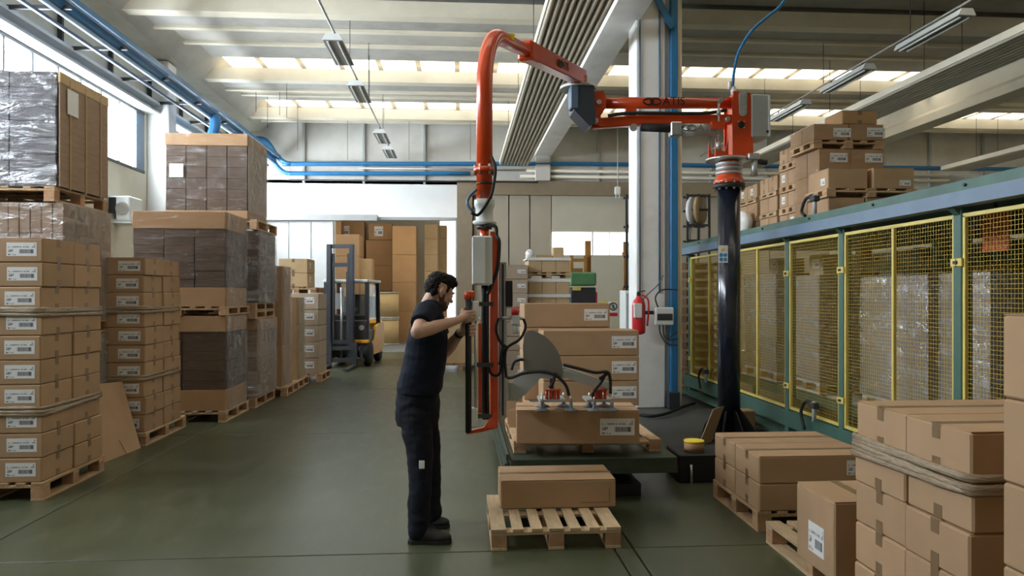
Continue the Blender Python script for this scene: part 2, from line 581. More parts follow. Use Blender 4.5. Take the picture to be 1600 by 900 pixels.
class Kit:
    """builds parts in world coordinates under one root placed at its base"""

    def __init__(s, root):
        s.root = root
        s.inv = (Matrix.Translation(root.location) @ root.rotation_euler.to_matrix().to_4x4()).inverted()

    def add(s, name, mb, m, parent=None, label=None):
        mb.v = [tuple(s.inv @ Vector(p)) for p in mb.v]
        ob = link(name, mb.mesh(name), m, parent or s.root)
        if label: ob['label'] = label
        return ob


def copy_tree(o, loc, rz=None, parent=None):
    c = o.copy(); COL.objects.link(c)
    if parent is not None: c.parent = parent
    else:
        c.location = loc
        if rz is not None: c.rotation_euler = (0, 0, rz)
    for ch in o.children:
        copy_tree(ch, None, None, c)
    return c


def text_mesh(s, size, extrude=0.001):
    cu = bpy.data.curves.new('txt', 'FONT')
    cu.body = s; cu.size = size; cu.extrude = extrude
    cu.align_x = 'CENTER'; cu.align_y = 'CENTER'
    to = bpy.data.objects.new('txt', cu)
    return baked(to)


def baked(o):
    """mesh of one object with its modifiers applied, worked out in a scratch scene"""
    tmp = bpy.data.scenes.new('scratch')
    tmp.collection.objects.link(o)
    with bpy.context.temp_override(scene=tmp, view_layer=tmp.view_layers[0]):
        dg = bpy.context.evaluated_depsgraph_get()
        me = bpy.data.meshes.new_from_object(o.evaluated_get(dg))
    bpy.data.objects.remove(o, do_unlink=True)
    bpy.data.scenes.remove(tmp)
    return me


def spline(pts, n=6):
    """Catmull-Rom through points"""
    P = [Vector(p) for p in pts]
    P = [P[0] * 2 - P[1]] + P + [P[-1] * 2 - P[-2]]
    out = []
    for i in range(1, len(P) - 2):
        for k in range(n):
            t = k / n
            a, b, c, d = P[i - 1], P[i], P[i + 1], P[i + 2]
            out.append(0.5 * ((2 * b) + (c - a) * t + (2 * a - 5 * b + 4 * c - d) * t * t + (3 * b - a - 3 * c + d) * t ** 3))
    out.append(P[-2])
    return out


ORD = ['lowest', 'second', 'third', 'fourth', 'fifth', 'sixth', 'seventh', 'eighth', 'ninth', 'topmost']

# ================================================================== THE SETTING
WX = -5.9       # left wall
FY = 20.5       # far wall
RX = 19.0       # right wall
BY = -6.0       # wall behind the camera

# ---- floor: slabs with open joints
floor = struct(MB().box(((WX + RX) / 2, (BY + FY) / 2, -0.08), (RX - WX + 0.4, FY - BY + 0.4, 0.12)).build('floor', 'joint'))
xs = [WX, -3.0, 0.965, 1.085, 5.0, 9.0, 13.0, RX]
ys = [BY, 0.6, 4.585, 8.6, 12.6, 16.6, FY]
for i in range(len(xs) - 1):
    for j in range(len(ys) - 1):
        dx, dy = xs[i + 1] - xs[i] - 0.012, ys[j + 1] - ys[j] - 0.012
        put('floor_slab', cube(dx, dy, 0.03, 'floor_green', 0.003),
            ((xs[i] + xs[i + 1]) / 2, (ys[j] + ys[j + 1]) / 2, -0.03), floor)
# floor of the yard room beyond the doorway
fl2 = struct(MB().box((-2.0, 25.3, -0.05), (12, 9.2, 0.1)).build('floor_annex', 'floor_blue'))
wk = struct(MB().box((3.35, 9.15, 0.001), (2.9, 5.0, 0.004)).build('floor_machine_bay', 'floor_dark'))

# ---- ceiling: prefabricated ribs with translucent strips between
ceil = struct(MB().box(((WX + RX) / 2, (BY + FY) / 2, 7.0), (RX - WX + 0.4, FY - BY + 0.4, 0.1)).build('ceiling', 'concrete_grey'))
CX0, CX1 = WX + 0.02, RX - 0.02
cxm, cxl = (CX0 + CX1) / 2, CX1 - CX0
beams = [19.05, 15.75, 12.0, 8.5, 5.0, 1.5, -2.0]
for k, y0 in enumerate(beams):
    p = [(CX0, y0, 6.10), (CX0, y0 - 0.02, 6.34), (CX0, y0 + 0.28, 6.34), (CX0, y0 + 0.25, 6.10)]
    MB().prism(p, (cxl, 0, 0)).build('ceiling_beam', 'concrete_cream', ceil)
    nxt = beams[k - 1] if k else FY + 0.5
    ya0, yb0 = y0 + (0.56 if k not in (2, 6) else 0.26), min(nxt - (0.02 if k == 3 else 0.45), FY)
    zz = [6.22, 6.33, 6.42]
    cut = [0, 0.24, 0.60, 1.0]
    for q in range(3):
        ya, yb = ya0 + (yb0 - ya0) * cut[q], ya0 + (yb0 - ya0) * cut[q + 1]
        MB().box((cxm, (ya + yb) / 2, zz[q] + 0.28), (cxl, yb - ya, 0.56)).build('ceiling_slab', 'concrete_grey' if q != 1 else 'concrete', ceil)
        if q: MB().box((cxm, ya + 0.05, zz[q - 1] - 0.02), (cxl, 0.12, 0.05)).build('ceiling_lit_lip', 'concrete_cream', ceil)  # added lips, cream to give the ledges their alternately lit bands
    # the strip of translucent roof sheets above this beam
    sa, sb2 = y0 - 0.45, y0 + 0.56
    if k in (2, 6): continue
    if k < 2:
        n = 30
        w = cxl / n
        for i in range(n):
            put('glowing_roof_sheet', cube(w * 0.89, sb2 - sa, 0.02, 'roof_sheet_glow'), (CX0 + w * (i + 0.5), (sa + sb2) / 2, 6.52), ceil)
            put('skylight_rib', cube(w * 0.13, sb2 - sa, 0.03, 'radiant'), (CX0 + w * (i + 1), (sa + sb2) / 2, 6.51), ceil)
    else:
        put('glowing_roof_sheet', cube(cxl, sb2 - sa, 0.02, 'roof_sheet_glow'), (cxm, (sa + sb2) / 2, 6.52), ceil)

# ---- left wall with its window band
wl = struct(MB().box((WX - 0.1, (BY + FY) / 2, 1.925), (0.2, FY - BY, 3.85)).build('wall_left', 'cream_wall'))
MB().box((WX - 0.1, (BY + FY) / 2, 6.0), (0.2, FY - BY, 2.0)).build('upper_wall', 'cream_wall', wl)
MB().box((WX - 0.1, FY - 0.15, 4.425), (0.2, 0.3, 1.15)).build('end_panel', 'cream_wall', wl)
MB().box((WX - 0.1, 14.5, 4.425), (0.2, 0.6, 1.15)).build('end_panel', 'cream_wall', wl)
win = struct(MB().box((WX - 0.03, 8.6, 4.97), (0.08, 11.2, 0.06)).box((WX - 0.03, 8.6, 3.88), (0.08, 11.2, 0.05)).build('window_1', 'window_frame'))
yw = 13.86
pm = cube(0.02, 0.61, 1.08, 'window_light')
mm = cube(0.06, 0.035, 1.08, 'window_frame')
put('mullion', cube(0.06, 0.34, 1.08, 'slate_blue'), (WX - 0.03, 14.03, 3.9), win)
while yw > 3.2:
    put('pane', pm, (WX - 0.05, yw - 0.325, 3.9), win)
    put('mullion', mm, (WX - 0.03, yw - 0.65, 3.9), win)
    yw -= 0.65
MB().box((WX - 0.1, (BY + yw) / 2, 4.425), (0.2, yw - BY, 1.15)).build('end_panel', 'cream_wall', wl)
win2 = struct(MB().box((WX - 0.03, 17.5, 4.97), (0.08, 5.4, 0.06)).box((WX - 0.03, 17.5, 3.88), (0.08, 5.4, 0.05)).build('window_2', 'window_frame'))
for i in range(8):
    put('pane', pm, (WX - 0.05, 14.8 + 0.675 * i + 0.34, 3.9), win2)
    put('mullion', mm, (WX - 0.03, 14.8 + 0.675 * (i + 1), 3.9), win2)
# steel gutter beam above the windows
tr1 = struct(MB().box((WX + 0.12, (BY + 20.3) / 2, 5.18), (0.26, 20.3 - BY, 0.05)).box((WX + 0.05, (BY + 20.3) / 2, 5.09), (0.05, 20.3 - BY, 0.15)).box((WX + 0.12, (BY + 20.3) / 2, 5.01), (0.26, 20.3 - BY, 0.04)).build('trim_1', 'light_grey'))
# pilaster between the windows and the brown loads
pil = struct(MB().box((WX + 0.2, 14.5, 3.0), (0.4, 0.4, 6.0), None, 0.02).build('wall_pilaster', 'white_paint'))
# girder at the top of the left wall
gl = struct(MB().box((WX + 0.27, (BY + FY) / 2, 6.22), (0.5, FY - BY - 0.1, 0.36), None, 0.03).build('trim_2', 'concrete_cream'))
MB().prism([(WX + 0.5, BY + .1, 6.04), (WX + 0.5, BY + .1, 6.6), (WX + 1.05, BY + .1, 6.6)], (0, FY - BY - .2, 0)).build('haunch', 'concrete', gl)

# ---- right wall, wall behind the camera
wr = struct(MB().box((RX + 0.1, (BY + FY) / 2, 3.5), (0.2, FY - BY, 7.0)).build('wall_right', 'cream_wall'))
wf = struct(MB().box(((WX + RX) / 2, BY - 0.1, 3.5), (RX - WX, 0.2, 7.0)).build('wall_front', 'cream_wall'))

# ---- far wall
def far_piece(name, x0, x1, y0, y1, m, parent, dy=0.0, t=0.12):
    a, b = ONY(x0, y0, FY + dy), ONY(x1, y1, FY + dy)
    z0, z1 = sorted((a.z, b.z))
    z0 = max(z0, 0.0)
    ob = MB().box(((a.x + b.x) / 2, FY + dy + t / 2, (z0 + z1) / 2), (abs(b.x - a.x), t, z1 - z0), None, 0.006).build(name, m, parent)
    return ob


def XF(px):
    return ONY(px, 460, FY).x


def ZF(py, px=700):
    return ONY(px, py, FY).z


zt, zm, zl = 6.55, ZF(282), ZF(341)
ODL, ODR = XF(520), XF(712)
wb = struct(MB().box((XF(550), FY + 0.3, (zl + zm) / 2), (XF(714) - WX, 0.2, zm - zl)).build('wall_back', 'wall_white'))
wb_l = MB().box(((WX + ODL) / 2, FY + 0.35, zl / 2), (ODL - WX, 0.2, zl)).build('pier', 'wall_white', wb)
# upper band: concrete panels between steel posts
posts = [XF(380), XF(474), XF(568), XF(663)]
st = posts[2] - posts[1]
while posts[-1] + st < RX: posts.append(posts[-1] + st)
posts.append(RX)
for a, b in zip(posts[:-1], posts[1:]):
    if b - a > 0.2:
        put('wall_panel', cube(b - a - 0.03, 0.15, zt - zm, 'panel_grey', 0.01), ((a + b) / 2, FY + 0.2, zm), wb)
    put('wall_post', cube(0.07, 0.10, zt - zm + 0.1, 'grey_paint', 0.01), (b, FY + 0.08, zm - 0.1), wb)
MB().box(((WX + RX) / 2, FY + 0.15, zt + 0.2), (RX - WX, 0.3, 0.5)).build('top_beam', 'concrete_grey', wb)
# big brown sliding door with light panels to the right of the doorway
dr = struct(MB().box((XF(726), FY + 0.12, zm / 2), (XF(738) - XF(714), 0.3, zm)).box(((XF(714) + XF(1300)) / 2, FY + 0.10, (ZF(303) + zm) / 2), (XF(1300) - XF(714), 0.3, zm - ZF(303) + 0.02)).build('door_1', 'frame_brown'))
MB().box(((XF(738) + XF(1300)) / 2, FY + 0.30, zm / 2), (XF(1300) - XF(738), 0.06, zm)).build('door_gap_blocker', 'frame_brown', dr)  # added sheet, keeps outside light from showing between the door panels
for (xa, xb, m) in ((740, 795, 'door_beige'), (796, 828, 'door_beige'), (829, 862, 'door_beige')):
    MB().box(((XF(xa) + XF(xb)) / 2, FY + 0.16, ZF(303) / 2), (XF(xb) - XF(xa) - 0.015, 0.08, ZF(303))).build('door_panel', m, dr)
d2 = struct(MB().box(((XF(863) + XF(1010)) / 2, FY + 0.14, (ZF(303) + ZF(360)) / 2), (XF(1010) - XF(863), 0.08, ZF(303) - ZF(360))).build('door_2', 'door_beige_light'))
MB().box(((XF(863) + XF(1010)) / 2, FY + 0.14, ZF(398) / 2), (XF(1010) - XF(863), 0.08, ZF(398))).build('lower_panel', 'door_beige_light', d2)
for (xa, xb) in ((864, 926), (928, 953), (955, 1010)):
    MB().box(((XF(xa) + XF(xb)) / 2, FY + 0.16, (ZF(361) + ZF(397)) / 2), (XF(xb) - XF(xa), 0.03, ZF(361) - ZF(397))).build('pane', 'door_window_light', d2)
MB().box((XF(927), FY + 0.13, (ZF(361) + ZF(397)) / 2), (0.04, 0.05, ZF(361) - ZF(397))).build('window_bar', 'white_paint', d2)
for (xa, xb) in ((1010, 1080), (1081, 1140), (1141, 1205), (1206, 1300)):
    MB().box(((XF(xa) + XF(xb)) / 2, FY + 0.16, ZF(303) / 2), (XF(xb) - XF(xa) - 0.015, 0.08, ZF(303))).build('door_panel', 'door_beige', dr)
MB().box(((XF(1300) + RX) / 2, FY + 0.2, zm / 2), (RX - XF(1300), 0.2, zm)).build('lower_wall', 'cream_wall', wb)
# lintel rail and white sliding leaf left of the doorway
tr3 = struct(MB().box(((WX + XF(590)) / 2, FY - 0.02, ZF(341.5)), (XF(590) - WX, 0.2, 0.16)).box(((XF(590) + XF(714)) / 2, FY + 0.1, ZF(342)), (XF(714) - XF(590), 0.2, 0.08)).build('trim_3', 'lintel_grey'))
d3 = struct(MB().box(((WX + ODL) / 2, FY + 0.06, (zl - 0.1) / 2), (ODL - WX, 0.08, zl - 0.1)).build('door_3', 'door_white'))
for i in range(1, 4):
    x = WX + (ODL - WX) * i / 4
    MB().box((x, FY + 0.015, (zl - 0.1) / 2), (0.02, 0.02, zl - 0.14)).build('seam_strip', 'lintel_grey', d3)
MB().box((ODR + 0.05, FY + 0.15, zl / 2), (0.1, 0.3, zl)).build('door_jamb', 'lintel_grey', tr3)

# ---- room beyond the doorway, unseen roof and side walls added to cut sky light
an = struct(MB().box((-2.0, 25.3, 4.75), (12, 9.2, 0.15)).build('ceiling_annex_added', 'concrete_grey'))
for yy in (21.8, 23.4):
    MB().box((-2.2, yy, 4.66), (7.0, 0.8, 0.02)).build('glowing_roof_sheet', 'roof_sheet_glow', an)  # added glowing sheets, unseen, to brighten the cartons beyond the doorway
struct(MB().box((-4.4, 28.2, 2.35), (7.2, 0.2, 4.7)).build('wall_annex_back', 'cream_wall'))
struct(MB().box((-8.0, 25.3, 2.35), (0.2, 9.2, 4.7)).build('wall_annex_left_added', 'cream_wall'))
struct(MB().box((1.6, 24.3, 2.35), (0.2, 7.0, 4.7)).build('wall_annex_right_added', 'cream_wall'))

# ---- middle column with blue steel strip, and the girders
colm = struct(MB().box((2.66, 10.4, 3.05), (0.42, 0.46, 6.1), None, 0.015).build('column', 'white_paint'))
MB().box((2.90, 10.36, 3.05), (0.07, 0.30, 6.1)).build('groove_panel', 'grey_paint', colm)
MB().box((2.985, 10.33, 3.05), (0.10, 0.40, 6.1), None, 0.008).build('steel_strip', 'blue_paint', colm)
MB().box((3.07, 10.40, 3.05), (0.07, 0.46, 6.1)).build('edge_strip', 'concrete_cream', colm)
MB().bar((2.95, 10.1, 5.32), (2.70, 10.1, 5.80), 0.03, 0.09).build('brace', 'blue_paint', colm)
MB().box((2.96, 10.1, 0.12), (0.16, 0.12, 0.24), None, 0.01).build('strip_foot', 'navy_dark', colm)
for (x0, nm) in ((2.05, 'trim_4'), (10.4, 'trim_5')):
    g = struct(MB().prism([(x0, BY + .1, 5.44), (x0 + 0.45, BY + .1, 5.44), (x0 + 0.45, BY + .1, 5.62), (x0 + 0.33, BY + .1, 5.72), (x0 + 0.33, BY + .1, 6.16), (x0 + 0.12, BY + .1, 6.16), (x0 + 0.12, BY + .1, 5.72), (x0, BY + .1, 5.62)], (0, FY - BY - .2, 0)).build(nm, 'white_paint' if x0 < 5 else 'concrete_cream'))
    MB().box((x0 + 0.225, BY + 3.0, 2.7), (0.4, 0.4, 5.42)).build('far_column', 'white_paint', g)
    MB().box((x0 + 0.225, FY - 0.10, (zm + 5.44) / 2), (0.4, 0.2, 5.44 - zm)).build('pilaster', 'panel_grey', g)
c2 = struct(MB().box((10.65, 10.4, 2.71), (0.42, 0.46, 5.42), None, 0.015).build('column_second', 'white_paint'))

# ================================================================== FIXED SERVICES
# ---- radiant heating strips under the roof
def radiant(x0, x1, ya, yb, z, label):
    t = thing('radiant_panel', label, 'heating panel', ((x0 + x1) / 2, ya, z), 0, 'radiant heating strips under the roof')
    k = Kit(t)
    w = x1 - x0
    nsec = max(1, round((yb - ya) / 4.5))
    for i in range(nsec):
        a = ya + (yb - ya) * i / nsec; b = ya + (yb - ya) * (i + 1) / nsec - 0.04
        k.add('back_plate', MB().box(((x0 + x1) / 2, (a + b) / 2, z + 0.07), (w, b - a, 0.05)), 'radiant')
    nt_ = 9
    for i in range(nt_):
        x = x0 + w * (i + 0.5) / nt_
        k.add('heating_tube', MB().tube([(x, ya + 0.05, z + 0.012), (x, yb - 0.05, z + 0.012)], w / nt_ * 0.36, 8), 'radiant')
    for xx in (x0, x1):
        k.add('edge_flange', MB().box((xx, (ya + yb) / 2, z + 0.06), (0.015, yb - ya, 0.11)), 'concrete_cream')
    y = ya + 1.2
    while y < yb:
        for xx in (x0 + 0.1, x1 - 0.1):
            k.add('hanger_rod', MB().cyl((xx, y, z + 0.08), (xx, y, 6.5), 0.006, 5), 'dark_steel')
        y += 3.1
    return t


radiant(1.05, 1.83, -2.0, 20.0, 5.12, 'long ribbed beige radiant strip hanging left of the white middle girder')
radiant(7.5, 8.35, -2.0, 20.0, 5.12, 'long ribbed beige radiant strip hanging above the mezzanine box stacks')
radiant(13.6, 14.4, 2.0, 20.0, 5.12, 'far ribbed radiant strip seen right of the mezzanine boxes')


# ---- lamp rows
def lamp_row(x, z, ys, length, wid, tag_words, ytrk):
    t = thing('lighting_track', 'dark cable track with %s' % tag_words[0], 'lighting track', (x, ytrk[0], z))
    k = Kit(t)
    k.add('track', MB().tube([(x, ytrk[0], z + 0.17), (x, ytrk[1], z + 0.17)], 0.018, 6), 'galv')
    yy = ytrk[0] + 0.6
    while yy < ytrk[1]:
        k.add('hanger', MB().cyl((x, yy, z + 0.18), (x, yy, 6.5), 0.006, 5), 'dark_steel')
        yy += 2.6
    words = ['nearest', 'second', 'third', 'farthest']
    for i, y in enumerate(ys):
        f = thing('ceiling_lamp', '%s hanging lamp in the %s' % (words[i], tag_words[1]), 'lamp', (x, y, z), 0, tag_words[1])
        kk = Kit(f)
        kk.add('housing', MB().prism([(x - wid / 2, y - length / 2, z), (x + wid / 2, y - length / 2, z), (x + wid * 0.32, y - length / 2, z + 0.09), (x - wid * 0.32, y - length / 2, z + 0.09)], (0, length, 0)), 'light_grey')
        for q in (-0.25, 0.25):
            kk.add('lamp_tube', MB().cyl((x + q * wid, y - length * 0.46, z - 0.012), (x + q * wid, y + length * 0.46, z - 0.012), 0.014, 8), 'white_plastic')
        kk.add('grille', MB().box((x, y, z - 0.003), (wid * 0.9, length * 0.96, 0.004)), 'plate_grey')
        for q in (-0.35, 0.35):
            kk.add('bracket', MB().bar((x, y + q * length, z + 0.08), (x, y + q * length, z + 0.18), 0.02, 0.02), 'dark_steel')
    return t


lamp_row(-1.84, 5.25, [11.3, 13.6, 17.4, 19.3], 1.2, 0.30, ('four lamps running above the left aisle', 'lamp row above the left aisle'), (4.0, 19.9))
lamp_row(6.6, 5.25, [9.9, 12.2, 14.4, 16.6], 1.45, 0.24, ('four lamps running behind the manipulator head', 'lamp row over the mezzanine side'), (2.0, 19.9))

# ---- hanging cable rods on the left ceiling
rods = [(400, 60, 175, 17.5), (576, 45, 155, 14.0), (600, 140, 185, 18.6), (448, 85, 185, 16.0), (465, 170, 235, 19.0), (543, 195, 250, 19.8), (639, 195, 250, 19.8), (735, 195, 250, 19.8), (418, 120, 200, 18.0), (437, 120, 180, 17)]
for i, (px, y0, y1, Y) in enumerate(rods):
    a = ONY(px, y1, Y)
    w = ['leftmost by the blue duct', 'beside the nearest aisle lamp', 'beside the second aisle lamp', 'left of the second skylight strip', 'above the bend of the blue pipes', 'above the white wall, left of the lamps', 'above the white wall, right of the lamps', 'just left of the orange goose neck', 'second from the blue duct', 'third from the blue duct'][i]
    tag(MB().cyl((0, 0, 0), (0, 0, 6.52 - a.z), 0.006, 5).build('hanger_rod', 'dark_steel', None), 'thin dark hanger rod under the roof, ' + w, 'rod', 'bare hanger rods').location = a

# ---- blue busbar duct on brackets along the left wall
bd = thing('cable_duct', 'blue cable duct on steel brackets along the upper left wall', 'cable duct', (-5.05, 2.0, 5.2))
k = Kit(bd)
k.add('duct', MB().box((-5.05, 11.2, 5.27), (0.12, 18.4, 0.14), None, 0.02), 'blue_duct')
k.add('duct_glint', MB().tube([(-5.05, 2.0, 5.17), (-5.05, 20.3, 5.17)], 0.035, 8), 'duct_reflection')  # pale tube painting the light reflected along the duct's underside
k.add('side_rail', MB().box((-4.90, 11.2, 5.33), (0.05, 18.4, 0.08)), 'blue_duct')
k.add('side_rail', MB().box((-5.22, 11.2, 5.10), (0.04, 18.4, 0.04)), 'dark_steel')
for i in range(10):
    y = 5.0 + i * 1.55
    br = k.add('bracket', MB().box((WX + 0.06, y, 5.55), (0.07, 0.05, 0.75)).bar((WX + 0.05, y, 5.2), (-4.9, y, 5.22), 0.04, 0.05), 'dark_steel')
k.add('wall_cable', MB().tube([(WX + 0.12, 2.0, 5.52), (WX + 0.12, 9, 5.5), (WX + 0.12, 20.3, 5.52)], 0.012, 5), 'dark_steel')
k.add('drop_leg', MB().tube(spline([(-4.98, 15.3, 5.25), (-4.98, 15.32, 5.0), (-5.1, 15.35, 4.7), (-5.3, 15.4, 4.4), (-5.4, 15.4, 4.0)]), 0.11, 10), 'blue_duct')

# ---- pipes across the far wall
zz1, zz2 = ZF(256), ZF(271)
pA = thing('air_pipe', 'upper blue pipe running across the far wall', 'pipe', (-5.0, FY - 0.1, zz1))
Kit(pA).add('pipe', MB().tube(spline([ONY(a_, b_, FY - 0.15) for a_, b_ in ((398, 216), (410, 217), (420, 224), (432, 242), (444, 253), (456, 256), (480, 256), (900, 256))]) + [Vector((RX - .1, FY - 0.15, ONY(900, 256, FY - 0.15).z))], 0.06, 8), 'blue_paint')
pB = thing('air_pipe', 'lower blue pipe running across the far wall above the white panel', 'pipe', (-5.0, FY - 0.1, zz2))
Kit(pB).add('pipe', MB().tube(spline([ONY(a_, b_, FY - 0.15) for a_, b_ in ((398, 229), (409, 229), (419, 238), (431, 257), (442, 268), (454, 271), (480, 271), (735, 271))]), 0.06, 8), 'blue_paint')
for nm, py, x0, x1, r, m, lb in (('conduit', 265, 560, 870, 0.03, 'galv', 'thin grey conduit between the two blue pipes'),
                                 ('water_pipe', 266, 822, 1480, 0.045, 'concrete_cream', 'upper cream pipe behind the white column'),
                                 ('water_pipe', 275, 812, 1480, 0.045, 'concrete_cream', 'lower cream pipe behind the white column'),
                                 ('conduit', 284, 452, 840, 0.02, 'dark_steel', 'thin dark conduit above the white wall panel')):
    z = ZF(py)
    o = MB().tube([(0, 0, 0), (XF(x1) - XF(x0), 0, 0)], r, 8).build(nm, m)
    o.location = (XF(x0), FY - 0.08, z)
    tag(o, lb, 'pipe')
hk = thing('pull_switch', 'white hanging switch box in front of the beige door', 'switch box', ONY(965, 305, FY - 0.4))
kk = Kit(hk)
pp = ONY(965, 298, FY - 0.4)
kk.add('housing', MB().box(pp, (0.16, 0.12, 0.22), None, 0.02), 'white_plastic')
kk.add('cord', MB().cyl(pp + Vector((0, 0, .1)), (pp.x, pp.y, 6.30), 0.012, 6), 'light_grey')
for q in (-.05, .05):
    kk.add('prong', MB().box(pp + Vector((q, 0, -.15)), (0.03, 0.03, 0.1)), 'white_plastic')

# ---- wall fan box under the windows
fb = thing('wall_fan', 'small grey ventilator box on a bracket under the left windows', 'ventilator', ONX(196, 340, WX + 0.2))
kk = Kit(fb)
c = ONX(196, 328, WX + 0.2)
kk.add('housing', MB().box(c, (0.36, 0.5, 0.42), None, 0.02), 'light_grey')
kk.add('fan_grille', MB().lathe(c + Vector((0.06, -0.252, 0)), [(0.11, 0), (0.11, 0.01)], 16, axis=(0, -1, 0)), 'steel')
kk.add('vent_opening', MB().box(c + Vector((-0.1, -0.252, 0)), (0.12, 0.012, 0.36)), 'black')
kk.add('shelf_bracket', MB().box(c + Vector((0, 0, -0.235)), (0.42, 0.55, 0.03)), 'light_grey')

# ---- column services: conduits, switch box, fire extinguisher
cv = thing('conduit', 'dark conduit running down the white column to the fuse box', 'conduit', (2.78, 10.14, 1.55))
Kit(cv).add('pipe', MB().tube([(2.78, 10.15, 5.9), (2.78, 10.15, 5.5), (2.78, 10.15, 1.62)], 0.014, 6), 'slate_blue')
cv = thing('conduit', 'thin blue conduit on the left edge of the white column', 'conduit', (2.50, 10.14, 1.2))
Kit(cv).add('pipe', MB().tube([(2.50, 10.15, 5.9), (2.50, 10.15, 1.2)], 0.012, 6), 'slate_blue')
sb = thing('fuse_box', 'grey fuse box with dark window on the white column', 'fuse box', W(1037, 507, 10.13))
kk = Kit(sb)
c = W(1037, 494, 10.08)
kk.add('housing', MB().box(c, (0.25, 0.12, 0.24), None, 0.012), 'light_grey')
kk.add('window', MB().box(c + Vector((0.0, -0.062, -0.01)), (0.21, 0.01, 0.09)), 'dark_steel')
for q in range(3):
    kk.add('cable_loop', MB().tube(spline([c + Vector((-0.06 + 0.05 * q, 0, -0.12)), c + Vector((-0.05 + 0.05 * q, -0.02, -0.24 - .03 * q)), c + Vector((0.05 + .03 * q, -0.02, -0.38 + .06 * q)), c + Vector((0.2, 0.02, -0.40 + .09 * q))]), 0.011, 6), 'dark_steel')
kk.add('cable_loop', MB().tube(spline([c + Vector((-0.08, 0, 0.12)), c + Vector((-0.12, -0.02, 0.26)), c + Vector((-0.02, -0.02, 0.36)), c + Vector((0.2, 0.02, 0.36))]), 0.011, 6), 'dark_steel')
kk.add('cable_loop', MB().tube(spline([W(1036, 430, 10.1), W(1028, 445, 10.06), W(1010, 462, 10.06), W(1000, 475, 10.06)]), 0.009, 6), 'slate_blue')

fe = thing('fire_extinguisher', 'red fire extinguisher hanging at the left of the white column', 'extinguisher', W(998, 523, 10.05))
kk = Kit(fe)
b = W(998, 523, 10.05)
kk.add('cylinder', MB().lathe(b, [(0.03, 0.0), (0.085, 0.02), (0.09, 0.05), (0.09, 0.40), (0.075, 0.46), (0.04, 0.50), (0.03, 0.53)], 20), 'red')
kk.add('paper_label', MB().box(b + Vector((-0.03, -0.075, 0.33)), (0.11, 0.05, 0.2), None, 0.01), 'paper')
kk.add('valve', MB().box(b + Vector((0, 0, 0.55)), (0.05, 0.04, 0.05)).bar(b + Vector((-0.02, 0, 0.58)), b + Vector((0.09, 0, 0.60)), 0.02, 0.015), 'dark_steel')
kk.add('hose', MB().tube(spline([b + Vector((0.03, -0.02, 0.55)), b + Vector((0.12, -0.03, 0.48)), b + Vector((0.125, -0.04, 0.3)), b + Vector((0.11, -0.03, 0.12))]), 0.013, 8), 'red')
kk.add('wall_bracket', MB().box(b + Vector((0.2, 0.06, 0.3)), (0.34, 0.02, 0.05)), 'dark_steel')

# ================================================================== PALLETS AND BOXES
def pallet(x, y, z, w, l, label, group=None, h=0.14, nb=7, rz=0.0, m='wood', detail=True, wide_edge=True):
    """w along x, l along y; deck boards run along y"""
    t = thing('pallet', label, 'pallet', (x, y, z), rz, group)
    if not detail:
        nb = 5
    bw = 0.095
    for i in range(nb):
        xx = -w / 2 + bw / 2 + (w - bw) * i / (nb - 1)
        ww = bw if i in (0, nb - 1, nb // 2) else min(0.07, w / nb * 0.6)
        put('deck_board', cube(ww, l, 0.02, m, 0.002), (xx, 0, h - 0.02), t)
    for j in range(3):
        yy = -l / 2 + 0.05 + (l - 0.1) * j / 2
        put('stringer', cube(w, 0.095, 0.02, m, 0.002), (0, yy, h - 0.04), t)
        for i in range(3):
            xx = -w / 2 + 0.05 + (w - 0.1) * i / 2
            put('block', cube(0.098, 0.095, h - 0.06, 'wood_block', 0.003), (xx, yy, 0.02), t)
    for i in range(3):
        xx = -w / 2 + 0.05 + (w - 0.1) * i / 2
        put('skid', cube(0.098, l, 0.02, m, 0.002), (xx, 0, 0), t)
    return t


def label_mesh(w, h):
    k = ('lab', w, h)
    if k not in CACHE:
        me = bpy.data.meshes.new('shipping_label')
        t = 0.0015
        v = [(-w / 2, 0, -h / 2), (w / 2, 0, -h / 2), (w / 2, 0, h / 2), (-w / 2, 0, h / 2),
             (-w / 2, -t, -h / 2), (w / 2, -t, -h / 2), (w / 2, -t, h / 2), (-w / 2, -t, h / 2)]
        f = [(4, 5, 6, 7), (0, 3, 2, 1), (0, 1, 5, 4), (1, 2, 6, 5), (2, 3, 7, 6), (3, 0, 4, 7)]
        me.from_pydata(v, [], f)
        uvl = me.uv_layers.new(name='UVMap')
        for p in me.polygons:
            for li in p.loop_indices:
                vi = me.loops[li].vertex_index
                uvl.data[li].uv = ((v[vi][0] + w / 2) / w, (v[vi][2] + h / 2) / h)
        me.materials.append(MATS['shipping'])
        CACHE[k] = me
    return CACHE[k]


